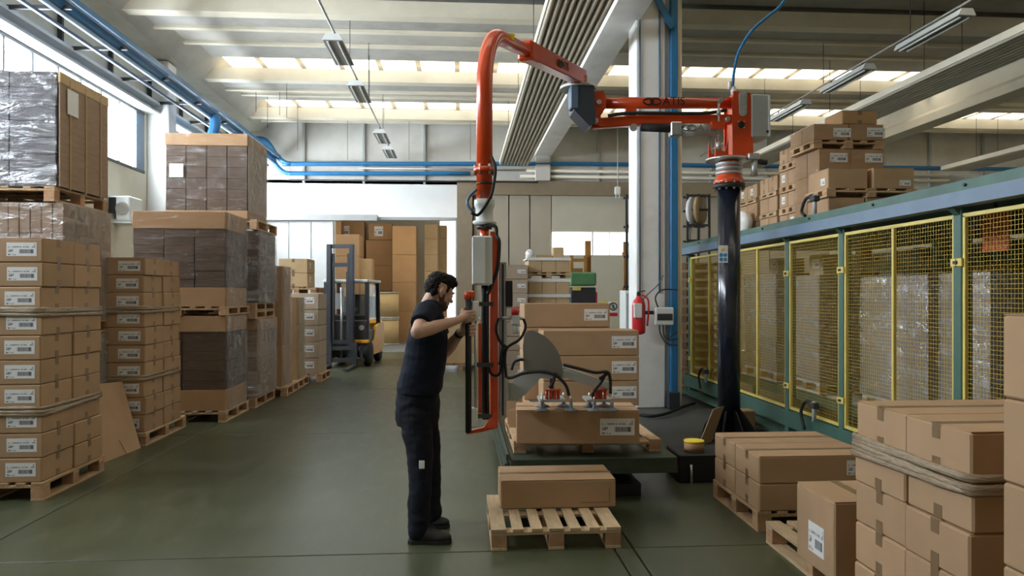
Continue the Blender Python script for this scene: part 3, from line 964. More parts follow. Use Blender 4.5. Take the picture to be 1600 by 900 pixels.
def carton(x, y, z, L, Wd, H, label, group=None, rz=0.0, m='card', top=True, tape='x', tabs=True,
           labels=(), seam=True, name='cardboard_box', cat='box', bow=0.0):
    """L along x, Wd along y, H tall; tape runs along `tape`; labels = (face, offset, height, w, h)"""
    th = 0.004 if top else 0.0
    o = put(name, cube(L, Wd, H - (th if top else 0.003), m, 0.008), (x, y, z), None, rz)
    tag(o, label, cat, group)
    if top:
        if tape == 'x':
            for s in (-1, 1):
                put('flap', cube(L - 0.006, Wd / 2 - 0.004, th, m, 0.001), (0, s * Wd / 4, H - th), o)
        else:
            for s in (-1, 1):
                put('flap', cube(L / 2 - 0.004, Wd - 0.006, th, m, 0.001), (s * L / 4, 0, H - th), o)
    if tape:
        a, tw = 0.0012, 0.05
        if top:
            if tape == 'x': put('tape', cube(L + 2 * a, tw, 0.001, 'tape'), (0, 0, H), o)
            else: put('tape', cube(tw, Wd + 2 * a, 0.001, 'tape'), (0, 0, H), o)
        if tabs:
            hh = min(0.06, H * 0.3)
            for s in (-1, 1):
                for zz in (H - hh - th, 0.0):
                    if tape == 'x': put('tape', cube(a, tw, hh, 'tape'), (s * (L / 2 + a / 2), 0, zz), o)
                    else: put('tape', cube(tw, a, hh, 'tape'), (0, s * (Wd / 2 + a / 2), zz), o)
    for (face, off, hz, lw, lh) in labels:
        me = label_mesh(lw, lh)
        if face == 'f': put('shipping_label', me, (off, -Wd / 2 - 0.0005, hz), o)
        elif face == 'l': put('shipping_label', me, (-L / 2 - 0.0005, off, hz), o, -math.pi / 2)
        elif face == 'r': put('shipping_label', me, (L / 2 + 0.0005, off, hz), o, math.pi / 2)
    return o


def wrap_band(x0, x1, y0, y1, z, label, strands=3, wd=0.016):
    """twisted strip of stretch film tied around a stack"""
    t = thing('stretch_band', label, 'film band', ((x0 + x1) / 2, (y0 + y1) / 2, z), 0)
    k = Kit(t)
    e = 0.008
    rnd = random.Random(int(z * 1000 + x0 * 77))
    for s in range(strands):
        dz = (s - (strands - 1) / 2) * wd * 1.3
        cz = [rnd.uniform(-0.018, 0.018) for _ in range(4)]
        cor = [(x0 - e, y0 - e), (x1 + e, y0 - e), (x1 + e, y1 + e), (x0 - e, y1 + e)]
        pts = []
        for i in range(4):
            a, b = Vector((*cor[i], z + dz + cz[i])), Vector((*cor[(i + 1) % 4], z + dz + cz[(i + 1) % 4]))
            for q in range(8):
                pts.append(a.lerp(b, q / 8 + 0.01))
        k.add('film_strand', MB().tube(pts, [wd * 0.5 + rnd.uniform(-.2, .3) * wd * 0.5 for _ in pts], 6, closed=True, flat=2.0), 'band')
        e -= 0.001
    return t


def film_shell(root_kit, x0, x1, y0, y1, z0, z1, m, top=True, amp=0.012, seed=0, parent=None, gap=0.008, n=14):
    """wrinkled film hugging a load, all round"""
    mb = MB()
    x0 -= gap; x1 += gap; y0 -= gap; y1 += gap
    per = [((x0, y0), (x1, y0)), ((x1, y0), (x1, y1)), ((x1, y1), (x0, y1)), ((x0, y1), (x0, y0))]
    cx, cy = (x0 + x1) / 2, (y0 + y1) / 2
    nz_ = n
    ring = []
    for (a, b) in per:
        for i in range(n):
            t = i / n
            ring.append((a[0] + (b[0] - a[0]) * t, a[1] + (b[1] - a[1]) * t))
    K = len(ring)
    vs = []
    for j in range(nz_ + 1):
        z = z0 + (z1 - z0) * j / nz_
        for (x, y) in ring:
            q = mnoise.noise(Vector((x * 3 + seed, y * 3 - seed, z * 9))) * 0.6 + 0.4
            d = Vector((x - cx, y - cy, 0)).normalized() * max(0, q) * amp
            vs.append((x + d.x, y + d.y, z))
    fs = []
    for j in range(nz_):
        for i in range(K):
            fs.append((j * K + i, j * K + (i + 1) % K, (j + 1) * K + (i + 1) % K, (j + 1) * K + i))
    mb._add(vs, fs, False)
    if top:
        m0 = len(mb.v)
        mb.v += [(x0, y0, z1 + 0.004), (x1, y0, z1 + 0.004), (x1, y1, z1 + 0.004), (x0, y1, z1 + 0.004)]
        mb.f.append((m0, m0 + 1, m0 + 2, m0 + 3)); mb.sm.append(False)
    return root_kit.add('stretch_film', mb, m, parent)


def load(x0, x1, y0, y1, z0, z1, label, group=None, style='flat', cols=3, rows=6, rowsd=2, film='film', cap=0.0,
         base=0.0, bm='card_dark', capm='card', paper=None, amp=0.012, straps=0, side_pad=None, lab=None, side_film=False):
    """film-wrapped load: bundles stacked in rows, an optional cap tray and base tray"""
    t = thing('wrapped_load', label, 'wrapped load', ((x0 + x1) / 2, (y0 + y1) / 2, z0), 0, group)
    k = Kit(t)
    zb, zt_ = z0 + base, z1 - cap
    w, d = x1 - x0, y1 - y0
    rnd = random.Random(int(abs(x0 * 131 + y0 * 17 + z0 * 7)))
    hb = (zt_ - zb) / rows
    bx, by = w / cols, d / rowsd
    for i in range(cols):
        for j in range(rowsd):
            if rowsd > 2 and 0 < j < rowsd - 1 and 0 < i < cols - 1: continue
            for r in range(rows):
                sx, sy = rnd.uniform(0.004, 0.014), rnd.uniform(0.004, 0.014)
                put('bundle', cube(round(bx - sx, 2), round(by - sy, 2), hb - 0.002, bm, 0.003),
                    (x0 + bx * (i + 0.5) - t.location.x, y0 + by * (j + 0.5) - t.location.y, zb + hb * r - z0), t)
    if cap:
        k.add('cap_tray', MB().box(((x0 + x1) / 2, (y0 + y1) / 2, z1 - cap / 2), (w + 0.012, d + 0.012, cap), None, 0.006), capm)
        for i in range(1, cols):
            pass
    if base:
        k.add('base_tray', MB().box(((x0 + x1) / 2, (y0 + y1) / 2, z0 + base / 2), (w + 0.006, d + 0.006, base - 0.002), None, 0.004), capm)
    for i in range(straps):
        xx = x0 + w * (i + 1) / (straps + 1)
        k.add('strap', MB().box((xx, y0 - 0.008, (z0 + z1) / 2), (0.014, 0.003, z1 - z0)).box((xx, (y0 + y1) / 2, z1 + 0.004), (0.014, d + 0.02, 0.003)), 'dark_steel')
    if side_pad:
        k.add('edge_board', MB().box((x1 + 0.010, (y0 + y1) / 2, (zb + zt_) / 2), (0.006, d * 0.96, zt_ - zb)), side_pad)
    if paper:
        px_, pz_ = paper
        k.add('paper_sheet', MB().box((x0 + w * px_, y0 - 0.024, z0 + (z1 - z0) * pz_), (0.19, 0.002, 0.19)), 'paper')
    if lab:
        for (fx, fz) in lab:
            me = label_mesh(0.20, 0.10)
            put('shipping_label', me, (w * (fx - 0.5), -d / 2 - 0.004, (z1 - z0) * fz), t)
    if side_film:
        n_ = 16
        vs, fs = [], []
        for a_ in range(n_ + 1):
            for b_ in range(n_ + 1):
                yy, zz_ = y0 + d * a_ / n_, z0 + (z1 - z0) * b_ / n_
                vs.append((x1 + 0.026 + 0.016 * mnoise.noise(Vector((yy * 5, zz_ * 5, x0))), yy, zz_))
        for a_ in range(n_):
            for b_ in range(n_):
                q_ = a_ * (n_ + 1) + b_
                fs.append((q_, q_ + n_ + 1, q_ + n_ + 2, q_ + 1))
        k.add('side_film', MB()._add(vs, fs), 'film_side')
    if film:
        film_shell(k, x0, x1, y0, y1, z0 + 0.005, z1, film, True, amp, x0 + z0)
    return t


# ---- front-left stack: ten layers of taped boxes on a pallet by the aisle
LH = 0.19
LAB = (0.225, 0.105)
S1x1, S1y0 = -3.245, 5.96
for j in range(2):
    for i in range(10):
        jig = random.uniform(-0.011, 0.011)
        cy = S1y0 + 0.232 + j * 0.472
        where = 'front row' if j == 0 else 'rear row'
        lv = 'bottom layer' if i == 0 else ('top layer' if i == 9 else '%s layer up' % ORD[i])
        carton(S1x1 - 0.40 + jig, cy + jig * 0.5, 0.14 + i * LH, 0.8, 0.463, LH,
               'taped brown box, %s, %s of the tall front-left stack' % (lv, where),
               'boxes of the front-left stack', rz=random.uniform(-0.006, 0.006), top=(i == 9),
               labels=[('f', 0.40 - 0.155, 0.10, *LAB)] if j == 0 else ())
pallet(S1x1 - 0.41, S1y0 + 0.47, 0, 0.86, 0.98, 'wooden pallet under the tall front-left box stack', nb=7)
wrap_band(S1x1 - 0.81, S1x1, S1y0, S1y0 + 0.94, 0.14 + 7 * LH - 0.01, 'upper brown film band around the front-left box stack')
wrap_band(S1x1 - 0.81, S1x1, S1y0, S1y0 + 0.94, 0.14 + 3 * LH - 0.01, 'lower brown film band around the front-left box stack')

# ---- second left stack
S2x1, S2y0 = -3.33, 8.02
for j in range(2):
    for i in range(10):
        jig = random.uniform(-0.013, 0.013)
        cy = S2y0 + 0.245 + j * 0.50
        where = 'front row' if j == 0 else 'rear row'
        lv = 'bottom layer' if i == 0 else ('top layer' if i == 9 else '%s layer up' % ORD[i])
        carton(S2x1 - 0.40 + jig, cy, 0.14 + i * 0.185, 0.8, 0.485, 0.185,
               'taped brown box, %s, %s of the stack behind the leaning sheet' % (lv, where),
               'boxes of the second left stack', rz=random.uniform(-0.01, 0.01), top=(i == 9),
               labels=[('f', 0.40 - 0.165, 0.095, *LAB)] if j == 0 else ())
pallet(S2x1 - 0.41, S2y0 + 0.55, 0, 0.86, 1.14, 'pale wooden pallet under the box stack behind the leaning sheet', m='wood_pale')
wrap_band(S2x1 - 0.81, S2x1, S2y0, S2y0 + 0.985, 0.14 + 7 * 0.185, 'upper brown film band on the stack behind the leaning sheet')
wrap_band(S2x1 - 0.81, S2x1, S2y0, S2y0 + 0.985, 0.14 + 3 * 0.185 + .02, 'lower brown film band on the stack behind the leaning sheet')

# ---- leaning cardboard sheet between the two stacks
ls = thing('cardboard_sheet', 'flat brown cardboard sheet leaning between the two left box stacks', 'cardboard sheet', FLR(190, 712))
kk = Kit(ls)
a, b_ = FLR(160, 724), FLR(220, 700)
tl, tr_ = W(150, 600, 7.25), W(191, 596, 7.75)
nrm = (b_ - a).cross(tl - a).normalized()
kk.add('sheet', MB().prism([a, b_, tr_, tl], nrm * -0.006), 'card')
kk.add('fold_line', MB().bar(a.lerp(b_, 0.58) + Vector((0.012, -0.006, 0.004)), a.lerp(b_, 0.5) + (tr_ - b_) * 0.22 + Vector((0.012, -0.006, 0)), 0.004, 0.004), 'print')

# ---- three-tier wrapped tower behind the front-left stack
TX1 = -3.72
pallet(TX1 - 0.6, 7.66, 0, 1.2, 1.0, 'wooden pallet at the foot of the grey wrapped tower', detail=True)
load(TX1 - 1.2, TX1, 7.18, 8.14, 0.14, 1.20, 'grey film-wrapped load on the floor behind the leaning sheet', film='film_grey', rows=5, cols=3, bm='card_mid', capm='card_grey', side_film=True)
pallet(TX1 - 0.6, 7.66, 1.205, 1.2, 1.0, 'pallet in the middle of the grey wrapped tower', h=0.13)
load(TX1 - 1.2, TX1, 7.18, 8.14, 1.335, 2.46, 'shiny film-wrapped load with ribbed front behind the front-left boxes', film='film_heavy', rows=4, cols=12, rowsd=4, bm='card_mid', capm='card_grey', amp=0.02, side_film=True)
pallet(TX1 - 0.72, 7.68, 2.47, 1.3, 1.04, 'raised pallet carrying the dark glossy load near the windows', h=0.14, m='wood')
dark_load = load(TX1 - 1.34, TX1 - 0.08, 7.2, 8.16, 2.61, 3.70, 'tall dark load in glossy black film, topmost near the left windows', film='film_heavy', rows=7, cols=3, bm='purple_film', capm='card', cap=0.0, amp=0.03, straps=0)
kx = Kit(dark_load)
kx.add('side_board', MB().box((TX1 - 0.05, 7.68, 3.13), (0.012, 0.94, 1.02)), 'card_mid')
kx.add('side_board_rim', MB().box((TX1 - 0.05, 7.68, 3.65), (0.02, 0.95, 0.10)), 'card_light')
for q in (-0.30, 0.0, 0.30):
    kx.add('strap', MB().box((TX1 - 0.038, 7.68 + q, 3.13), (0.006, 0.014, 1.06)), 'card_light')
kx.add('paper_sheet', MB().box((TX1 - 0.034, 7.42, 3.45), (0.004, 0.2, 0.24)), 'paper')

# ---- brown wrapped towers along the left
BX1 = -2.95
pallet(BX1 - 0.53, 9.93, 0, 1.1, 1.0, 'wooden pallet under the lower brown wrapped load', m='wood_pale')
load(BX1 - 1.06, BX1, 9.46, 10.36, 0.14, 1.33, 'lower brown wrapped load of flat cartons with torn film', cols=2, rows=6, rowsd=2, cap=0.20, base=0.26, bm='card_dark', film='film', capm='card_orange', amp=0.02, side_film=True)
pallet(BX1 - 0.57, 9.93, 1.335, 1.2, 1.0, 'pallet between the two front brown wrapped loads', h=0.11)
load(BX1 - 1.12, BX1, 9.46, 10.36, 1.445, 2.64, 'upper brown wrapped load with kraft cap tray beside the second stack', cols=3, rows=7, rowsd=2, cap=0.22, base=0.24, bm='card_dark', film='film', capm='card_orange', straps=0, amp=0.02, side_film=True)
pallet(-3.4, 11.1, 0, 1.05, 1.1, 'floor pallet of the wrapped tower behind the brown loads')
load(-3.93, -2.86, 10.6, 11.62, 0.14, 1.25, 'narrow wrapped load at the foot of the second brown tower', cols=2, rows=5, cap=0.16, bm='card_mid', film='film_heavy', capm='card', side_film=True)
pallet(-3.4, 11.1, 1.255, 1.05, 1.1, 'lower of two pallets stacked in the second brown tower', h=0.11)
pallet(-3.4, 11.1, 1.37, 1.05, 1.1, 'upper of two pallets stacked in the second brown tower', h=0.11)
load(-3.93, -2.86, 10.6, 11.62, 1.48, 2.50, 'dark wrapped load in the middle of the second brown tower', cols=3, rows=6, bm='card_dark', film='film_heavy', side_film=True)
pallet(-3.45, 11.1, 2.51, 1.2, 1.15, 'pallet under the highest brown wrapped load', h=0.14)
load(-4.12, -3.0, 10.6, 11.62, 2.66, 3.86, 'highest brown wrapped load with white paper sheet near the blue duct', cols=4, rows=6, cap=0.17, base=0.12, bm='card_dark', film='film', capm='card_orange', paper=(0.14, 0.56), straps=0, side_pad='card_grey', side_film=True)

# light brown tall bins further down the left row
pallet(-3.12, 12.2, 0, 0.8, 0.9, 'pale pallet under the tall tan wrapped bins')
load(-3.46, -2.82, 11.85, 12.45, 0.14, 2.05, 'tall tan wrapped column of boxes halfway down the left row', cols=1, rows=3, rowsd=1, bm='card_orange', film='film_light', side_film=True)
pallet(-2.98, 13.05, 0, 0.5, 0.9, 'small pallet under the slim wrapped column')
load(-3.20, -2.78, 12.75, 13.35, 0.14, 1.55, 'slim wrapped column of boxes beside the labelled grey boxes', cols=1, rows=3, rowsd=1, bm='card_light', film='film', side_film=True)
pallet(-2.96, 14.1, 0, 0.85, 0.9, 'pallet under the labelled grey boxes before the forklift')
for i in range(5):
    carton(-2.96, 14.1, 0.14 + i * 0.295, 0.72, 0.8, 0.293, 'grey wrapped box with white label, %s of the column before the forklift' % (ORD[i] if i < 4 else 'topmost'), 'labelled grey boxes before the forklift', m='card_grey', top=(i == 4), tape=None, labels=[('f', 0.16, 0.17, 0.24, 0.12)])
pallet(-3.0, 14.1, 1.62, 0.7, 0.8, 'small raised pallet on the labelled grey boxes', h=0.11)
for i in range(2):
    carton(-3.06, 14.05, 1.735 + i * 0.26, 0.52, 0.66, 0.258, '%s of two yellow-brown boxes left of the forklift mast top' % ('lower', 'upper')[i], 'two boxes beside the forklift mast', m='card_light', top=True, tape='y', labels=[('r', -0.1, 0.14, 0.1, 0.1)])

# ================================================================== FRONT PALLET WITH SINGLE BOX
pallet(W(870, 858, 4.6).x, 4.58 + 0.40, 0, 0.82, 0.80, 'wooden pallet with open slats in the foreground aisle', m='wood_pale', h=0.135, nb=7)
sb_ = carton(W(873, 797, 5.0).x + 0.005, 5.0 + 0.215, 0.136, 0.79, 0.43, 0.195, 'single plain brown box on the foreground slatted pallet', tape='x', tabs=False, labels=())
put('printed_corner', cube(0.20, 0.001, 0.004, 'print'), (0.25, -0.2155, 0.035), sb_)
put('printed_corner', cube(0.004, 0.001, 0.10, 'print'), (0.35, -0.2155, 0.035), sb_)

# ================================================================== RIGHT FOREGROUND STACKS
# stack C: two by two boxes on a pallet
cx0, cy0 = 2.0, 4.82
pallet(cx0 + 0.42, cy0 + 0.44, 0, 0.86, 0.88, 'wooden pallet under the low two-layer box stack')
for i in range(2):
    for j in range(2):
        carton(cx0 + 0.41, cy0 + 0.215 + j * 0.435, 0.14 + i * 0.185, 0.82, 0.43, 0.185,
               '%s %s box of the low two-layer stack by the black post' % (('lower', 'upper')[i], ('front', 'rear')[j]),
               'low two-layer stack', top=(i == 1), labels=[('f', 0.30, 0.10, 0.20, 0.10)] if (i == 1 and j == 0) else ())
# pallet D with the single labelled box, and stack A on its own pallet
pallet(1.96 + 0.43, 4.035, 0, 0.86, 1.17, 'pale pallet corner beside the labelled upright box', m='wood_pale')
carton(2.09, 3.80, 0.141, 0.42, 0.42, 0.41, 'upright box with white label on its left side behind the banded stack', tape='y', tabs=False, labels=[('l', -0.02, 0.16, 0.17, 0.16)])
ax0, ay0 = 1.885, 2.60
pallet(ax0 + 0.41, ay0 + 0.40, 0, 0.86, 0.82, 'pallet under the banded box stack on the right', m='wood_pale')
for i in range(5):
    for j in range(2):
        lv = ('bottom', 'second', 'third', 'fourth', 'top')[i]
        carton(ax0 + 0.40 + random.uniform(-.008, .008), ay0 + 0.20 + j * 0.402, 0.141 + i * 0.19, 0.8, 0.398, 0.19,
               'taped box, %s layer, %s of the banded stack on the right' % (lv, ('near end', 'far end')[j]),
               'banded stack on the right', top=(i == 4), m='card', rz=random.uniform(-.006, .006))
wrap_band(ax0 - 0.008, ax0 + 0.808, ay0, ay0 + 0.80, 0.141 + 4 * 0.19 - 0.01, 'clear brown film band around the right foreground stack', 5, 0.014)
# stack B, nearest on the right edge
pallet(2.22, 1.88, 0, 0.86, 0.95, 'pallet under the box stack at the right edge')
for i in range(5):
    carton(2.205, 1.88, 0.141 + i * 0.279, 0.80, 0.92, 0.278, 'large plain box, %s of the column at the right edge of the view' % (ORD[i] if i < 4 else 'topmost'),
           'column at the right edge', top=(i == 4), tabs=False, tape='x')

# ================================================================== SAFETY FENCE, MEZZANINE
FX = 3.62          # plane of the mesh panels
RZ0, RZ1 = 2.225, 2.40
FY0, FY1 = 1.9, 11.6
fposts = [1.95, 3.45, 5.08, 6.71, 7.87, 9.55, 11.35]
mz = thing('mezzanine', 'long blue-grey steel mezzanine edge above the yellow mesh fence', 'mezzanine', (FX, 6.7, 0))
k = Kit(mz)
yc, yl = (FY0 + 12.2) / 2, 12.2 - FY0
k.add('edge_beam', MB().box((FX - 0.12, yc, RZ0 + 0.05), (0.03, yl, 0.10)).box((FX - 0.07, yc, RZ0 + 0.01), (0.12, yl, 0.02)), 'blue_steel')
k.add('upper_plate', MB().box((FX - 0.095, yc, RZ0 + 0.138), (0.03, yl, 0.075)), 'green_steel')
k.add('deck', MB().box((FX + 1.6, yc, RZ1 - 0.03), (3.3, yl, 0.05)), 'green_steel')
k.add('toe_board', MB().box((FX - 0.03, yc, RZ1 + 0.005), (0.03, yl, 0.02)), 'orange_dull')
for i in range(9):
    k.add('bolt', MB().cyl((FX - 0.125, 2.6 + i * 1.15, RZ0 + 0.14), (FX - 0.105, 2.6 + i * 1.15, RZ0 + 0.14), 0.012, 6), 'dark_steel')
for y in fposts:
    k.add('post', MB().box((FX, y, RZ0 / 2), (0.09, 0.09, RZ0), None, 0.006), 'green_steel')
    k.add('gusset', MB().prism([(FX - 0.10, y - 0.03, RZ0), (FX + 0.04, y - 0.03, RZ0), (FX + 0.04, y - 0.03, RZ0 - 0.14)], (0, 0.06, 0)), 'green_steel')
    k.add('post', MB().box((FX + 3.0, y, RZ0 / 2), (0.09, 0.09, RZ0)), 'green_steel')
k.add('sill_beam', MB().box((FX, yc, 0.24), (0.10, yl, 0.18), None, 0.006), 'green_steel')
k.add('sill_flange', MB().box((FX - 0.07, yc, 0.08), (0.16, yl, 0.04)), 'green_steel')


def fence_panel(ya, yb, label, split):
    t = thing('mesh_panel', label, 'fence panel', (FX - 0.02, (ya + yb) / 2, 0.36), 0, 'yellow mesh fence panels')
    kk = Kit(t)
    x = FX - 0.02
    z0, z1 = 0.36, 2.165
    a, b = ya + 0.055, yb - 0.055
    w = 0.03
    for y in (a, b):
        kk.add('frame_bar', MB().box((x, y, (z0 + z1) / 2), (0.03, w, z1 - z0), None, 0.003), 'yellow')
    for z in (z0, z1):
        kk.add('frame_bar', MB().box((x, (a + b) / 2, z), (0.03, b - a + w, w), None, 0.003), 'yellow')
    if split:
        kk.add('frame_bar', MB().box((x, (a + b) / 2, (z0 + z1) / 2), (0.03, w, z1 - z0), None, 0.003), 'yellow')
    mb = MB()
    y = a + 0.03
    while y < b:
        mb.box((x + 0.004, y, (z0 + z1) / 2), (0.002, 0.002, z1 - z0)); y += 0.032
    z = z0 + 0.03
    while z < z1:
        mb.box((x + 0.007, (a + b) / 2, z), (0.0022, b - a, 0.0026)); z += 0.032
    ms = kk.add('wire_mesh', mb, 'mesh_yellow')
    ms['kind'] = 'stuff'
    for z in (0.6, 1.83):
        for (y, s) in ((a, -1), (b, 1)):
            kk.add('clamp', MB().box((x - 0.025, y + s * 0.03, z), (0.02, 0.07, 0.06), None, 0.004), 'yellow')
            kk.add('clamp_bolt', MB().cyl((x - 0.045, y + s * 0.045, z), (x - 0.03, y + s * 0.045, z), 0.012, 8), 'dark_steel')
    return t


names = ['mesh panel at the near end of the fence', 'single yellow mesh panel with orange sign behind, at the right edge', 'double yellow mesh panel right of centre before the big wrapped load',
         'narrow single yellow mesh panel between two green posts', 'double yellow mesh panel right behind the black post', 'farthest double yellow mesh panel next to the white column']
for i in range(6):
    fence_panel(fposts[i], fposts[i + 1], names[i], i in (2, 4, 5))
# hose stubs on the sill and on the deck edge
for (px, py, X, lb) in ((1272, 655, FX - .10, 'black hose stub with valve at the foot of the narrow mesh panel'), (1103, 603, FX - .10, 'black hose stub at the foot of the farthest mesh panel'), (1273, 330, FX - 0.08, 'black hose stub with valve on the mezzanine edge')):
    c = ONX(px, py, X)
    z_s = 0.33 if py > 500 else RZ1
    t = thing('hose_stub', lb, 'hose', (c.x, c.y, z_s))
    kk = Kit(t)
    c.z = z_s
    kk.add('pipe', MB().cyl(c, c + Vector((0, 0, 0.20)), 0.022, 8), 'grey_paint')
    kk.add('valve', MB().box(c + Vector((0, 0, 0.16)), (0.07, 0.09, 0.06), None, 0.01), 'dark_steel')
    kk.add('hose', MB().tube(spline([c + Vector((0, 0, 0.17)), c + Vector((-0.02, 0.14, 0.18)), c + Vector((-0.04, 0.2, 0.06)), c + Vector((-0.04, 0.12, 0.0 if py < 500 else -0.1))]), 0.016, 8), 'rubber')

# ---- loads behind the fence
conv = thing('roller_conveyor', 'green roller conveyor behind the mesh fence carrying wrapped pallets', 'conveyor', (4.9, 6.5, 0))
k = Kit(conv)
for x in (4.42, 5.5):
    k.add('side_frame', MB().box((x, 6.8, 0.29), (0.06, 9.6, 0.12)), 'green_steel')
for i in range(7):
    y = 2.4 + i * 1.4
    for x in (4.42, 5.5):
        k.add('leg', MB().box((x, y, 0.12), (0.06, 0.06, 0.24)), 'green_steel')
for i in range(38):
    k.add('roller', MB().cyl((4.45, 2.2 + i * 0.25, 0.33), (5.47, 2.2 + i * 0.25, 0.33), 0.03, 8), 'galv')
W0 = 4.42
for (ya, yb, top, lb) in ((5.86, 6.5, 1.79, 'wrapped load behind the right-edge mesh panel under the orange sign'),
                          (6.68, 7.84, 1.79, 'wrapped load with white film patches behind the double mesh panel'),
                          (8.80, 9.62, 1.84, 'silver wrapped load behind the narrow mesh panel'),
                          (10.05, 11.2, 1.90, 'silver wrapped load behind the black post')):
    pallet(W0 + 0.5, (ya + yb) / 2, 0.362, 1.0, yb - ya, 'white-grey pallet under the %s' % lb.replace('wrapped load ', 'load ').replace('with white film patches ', ''), 'pallets behind the fence', m='wood_white', detail=False)
    load(W0, W0 + 1.0, ya, yb, 0.505, top, lb, 'wrapped loads behind the fence', cols=2, rows=5, rowsd=2, bm='card_mid', film='film_silver', amp=0.03)
bx = [(8.95, 1.845, 0.45, 0.36, 0.26, 'white-labelled box on top of the silver load behind the narrow panel'), (10.3, 1.905, 0.4, 0.3, 0.22, 'small box on top of the silver load behind the black post')]
for (y, z, a, b, h, lb) in bx:
    carton(W0 + 0.35, y + 0.2, z, a, b, h, lb, m='card_grey', tape=None, labels=[('l', 0, 0.15, 0.2, 0.12)])
# orange sign board on a frame behind the near panel
p = ONX(1556, 362, 4.3)
og = thing('warning_board', 'orange rounded board hanging behind the right-edge mesh panel', 'sign', (p.x, p.y, p.z))
kk = Kit(og)
kk.add('board', MB().box(p, (0.03, 0.30, 0.32), None, 0.014), 'orange_dull')
kk.add('hanger', MB().bar(p + Vector((0, 0, 0.15)), (p.x, p.y, RZ1 - 0.05), 0.02, 0.02), 'dark_steel')
# machine in the dark behind the fence
mc = thing('wrapping_machine', 'green machine frame with yellow cabinet deep behind the mesh fence', 'machine', (6.3, 8.0, 0))
k = Kit(mc)
for y in (5.2, 7.0, 8.8, 10.6):
    k.add('upright', MB().box((6.0, y, 1.15), (0.16, 0.16, 2.3)), 'green_bright')
    k.add('upright', MB().box((6.9, y, 1.15), (0.16, 0.16, 2.3)), 'green_steel')
k.add('cross_beam', MB().box((6.0, 7.9, 2.0), (0.12, 5.6, 0.16)), 'green_bright')
k.add('cross_beam', MB().box((6.0, 7.9, 1.1), (0.10, 5.6, 0.12)), 'green_steel')
k.add('cabinet', MB().box((6.15, 7.9, 1.5), (0.5, 0.9, 0.9), None, 0.02), 'mesh_yellow')
k.add('cabinet', MB().box((6.2, 6.1, 1.2), (0.5, 1.2, 1.4), None, 0.02), 'green_steel')
k.add('back_sheet', MB().box((6.95, 7.5, 1.15), (0.05, 10.0, 2.3)), 'green_steel')
k.add('cabinet', MB().box((6.2, 9.8, 0.8), (0.5, 1.2, 1.6), None, 0.02), 'green_steel')

# ---- stack of empty pallets at the far end of the fence
for i in range(15):
    pt = thing('pallet', 'empty wooden pallet, %s in the stack beside the white column' % (ORD[i] if i < 9 else ('%s from the top' % ['topmost', 'second', 'third', 'fourth', 'fifth', 'sixth'][14 - i] if i < 14 else 'topmost')), 'pallet', (4.02, 12.05, 0.001 + i * 0.141), 0, 'stack of empty pallets by the column')
    for q in range(3):
        put('block', cube(0.10, 0.9, 0.10, 'wood_block'), (-0.45 + 0.45 * q, 0, 0.02), pt)
    put('deck', cube(1.02, 0.92, 0.02, 'wood_pale'), (0, 0, 0.12), pt)
    put('skid', cube(1.02, 0.1, 0.02, 'wood_pale'), (0, -0.40, 0.0), pt)

# ================================================================== BOXES ON THE MEZZANINE
DZ = RZ1 - 0.004
MX = 3.95 - 0.2
# nearest: boxes, pallet, boxes
for q in range(2):
    carton(MX + 0.20 + q * 0.40, 7.52, DZ, 0.385, 0.44, 0.20, '%s box under the small pallet at the mezzanine edge' % ('left', 'right')[q], 'boxes at the mezzanine edge', tape=None, labels=[('f', 0.1, 0.03, 0.09, 0.05)] if q == 0 else ())
pallet(MX + 0.46, 7.52, DZ + 0.202, 0.96, 0.48, 'small pallet with two boxes at the mezzanine edge', h=0.09, nb=5)
carton(MX + 0.22, 7.52, DZ + 0.293, 0.42, 0.42, 0.21, 'plain box on the small mezzanine pallet, left one', tape='y', tabs=False, labels=[('l', -0.1, 0.08, 0.09, 0.07)])
carton(MX + 0.70, 7.50, DZ + 0.293, 0.44, 0.42, 0.215, 'labelled box on the small mezzanine pallet, right one', tape='x', labels=[('f', 0.12, 0.06, 0.12, 0.055), ('l', 0.1, 0.13, 0.08, 0.07)])
# tall wrapped tower behind
mx = 3.90
load(mx + 0.02, mx + 0.76, 7.82, 8.40, DZ, 3.20, 'tall brown wrapped block of boxes on the mezzanine', cols=2, rows=3, bm='card_orange', film='film_light', lab=[(0.30, 0.88), (0.84, 0.88), ])
pallet(mx + 0.36, 8.11, 3.206, 0.80, 0.58, 'grey pallet near the top of the mezzanine tower', h=0.09, nb=5, m='wood')
load(mx - 0.04, mx + 0.76, 7.82, 8.40, 3.30, 3.475, 'low wrapped row of labelled boxes on top of the mezzanine tower', cols=2, rows=1, bm='card_orange', film='film_light', lab=[(0.40, 0.45), (0.88, 0.5)])
carton(mx + 0.50, 8.05, 3.482, 0.40, 0.40, 0.15, 'single orange-brown box on the very top of the mezzanine tower', m='card_orange', tape='y', tabs=True)
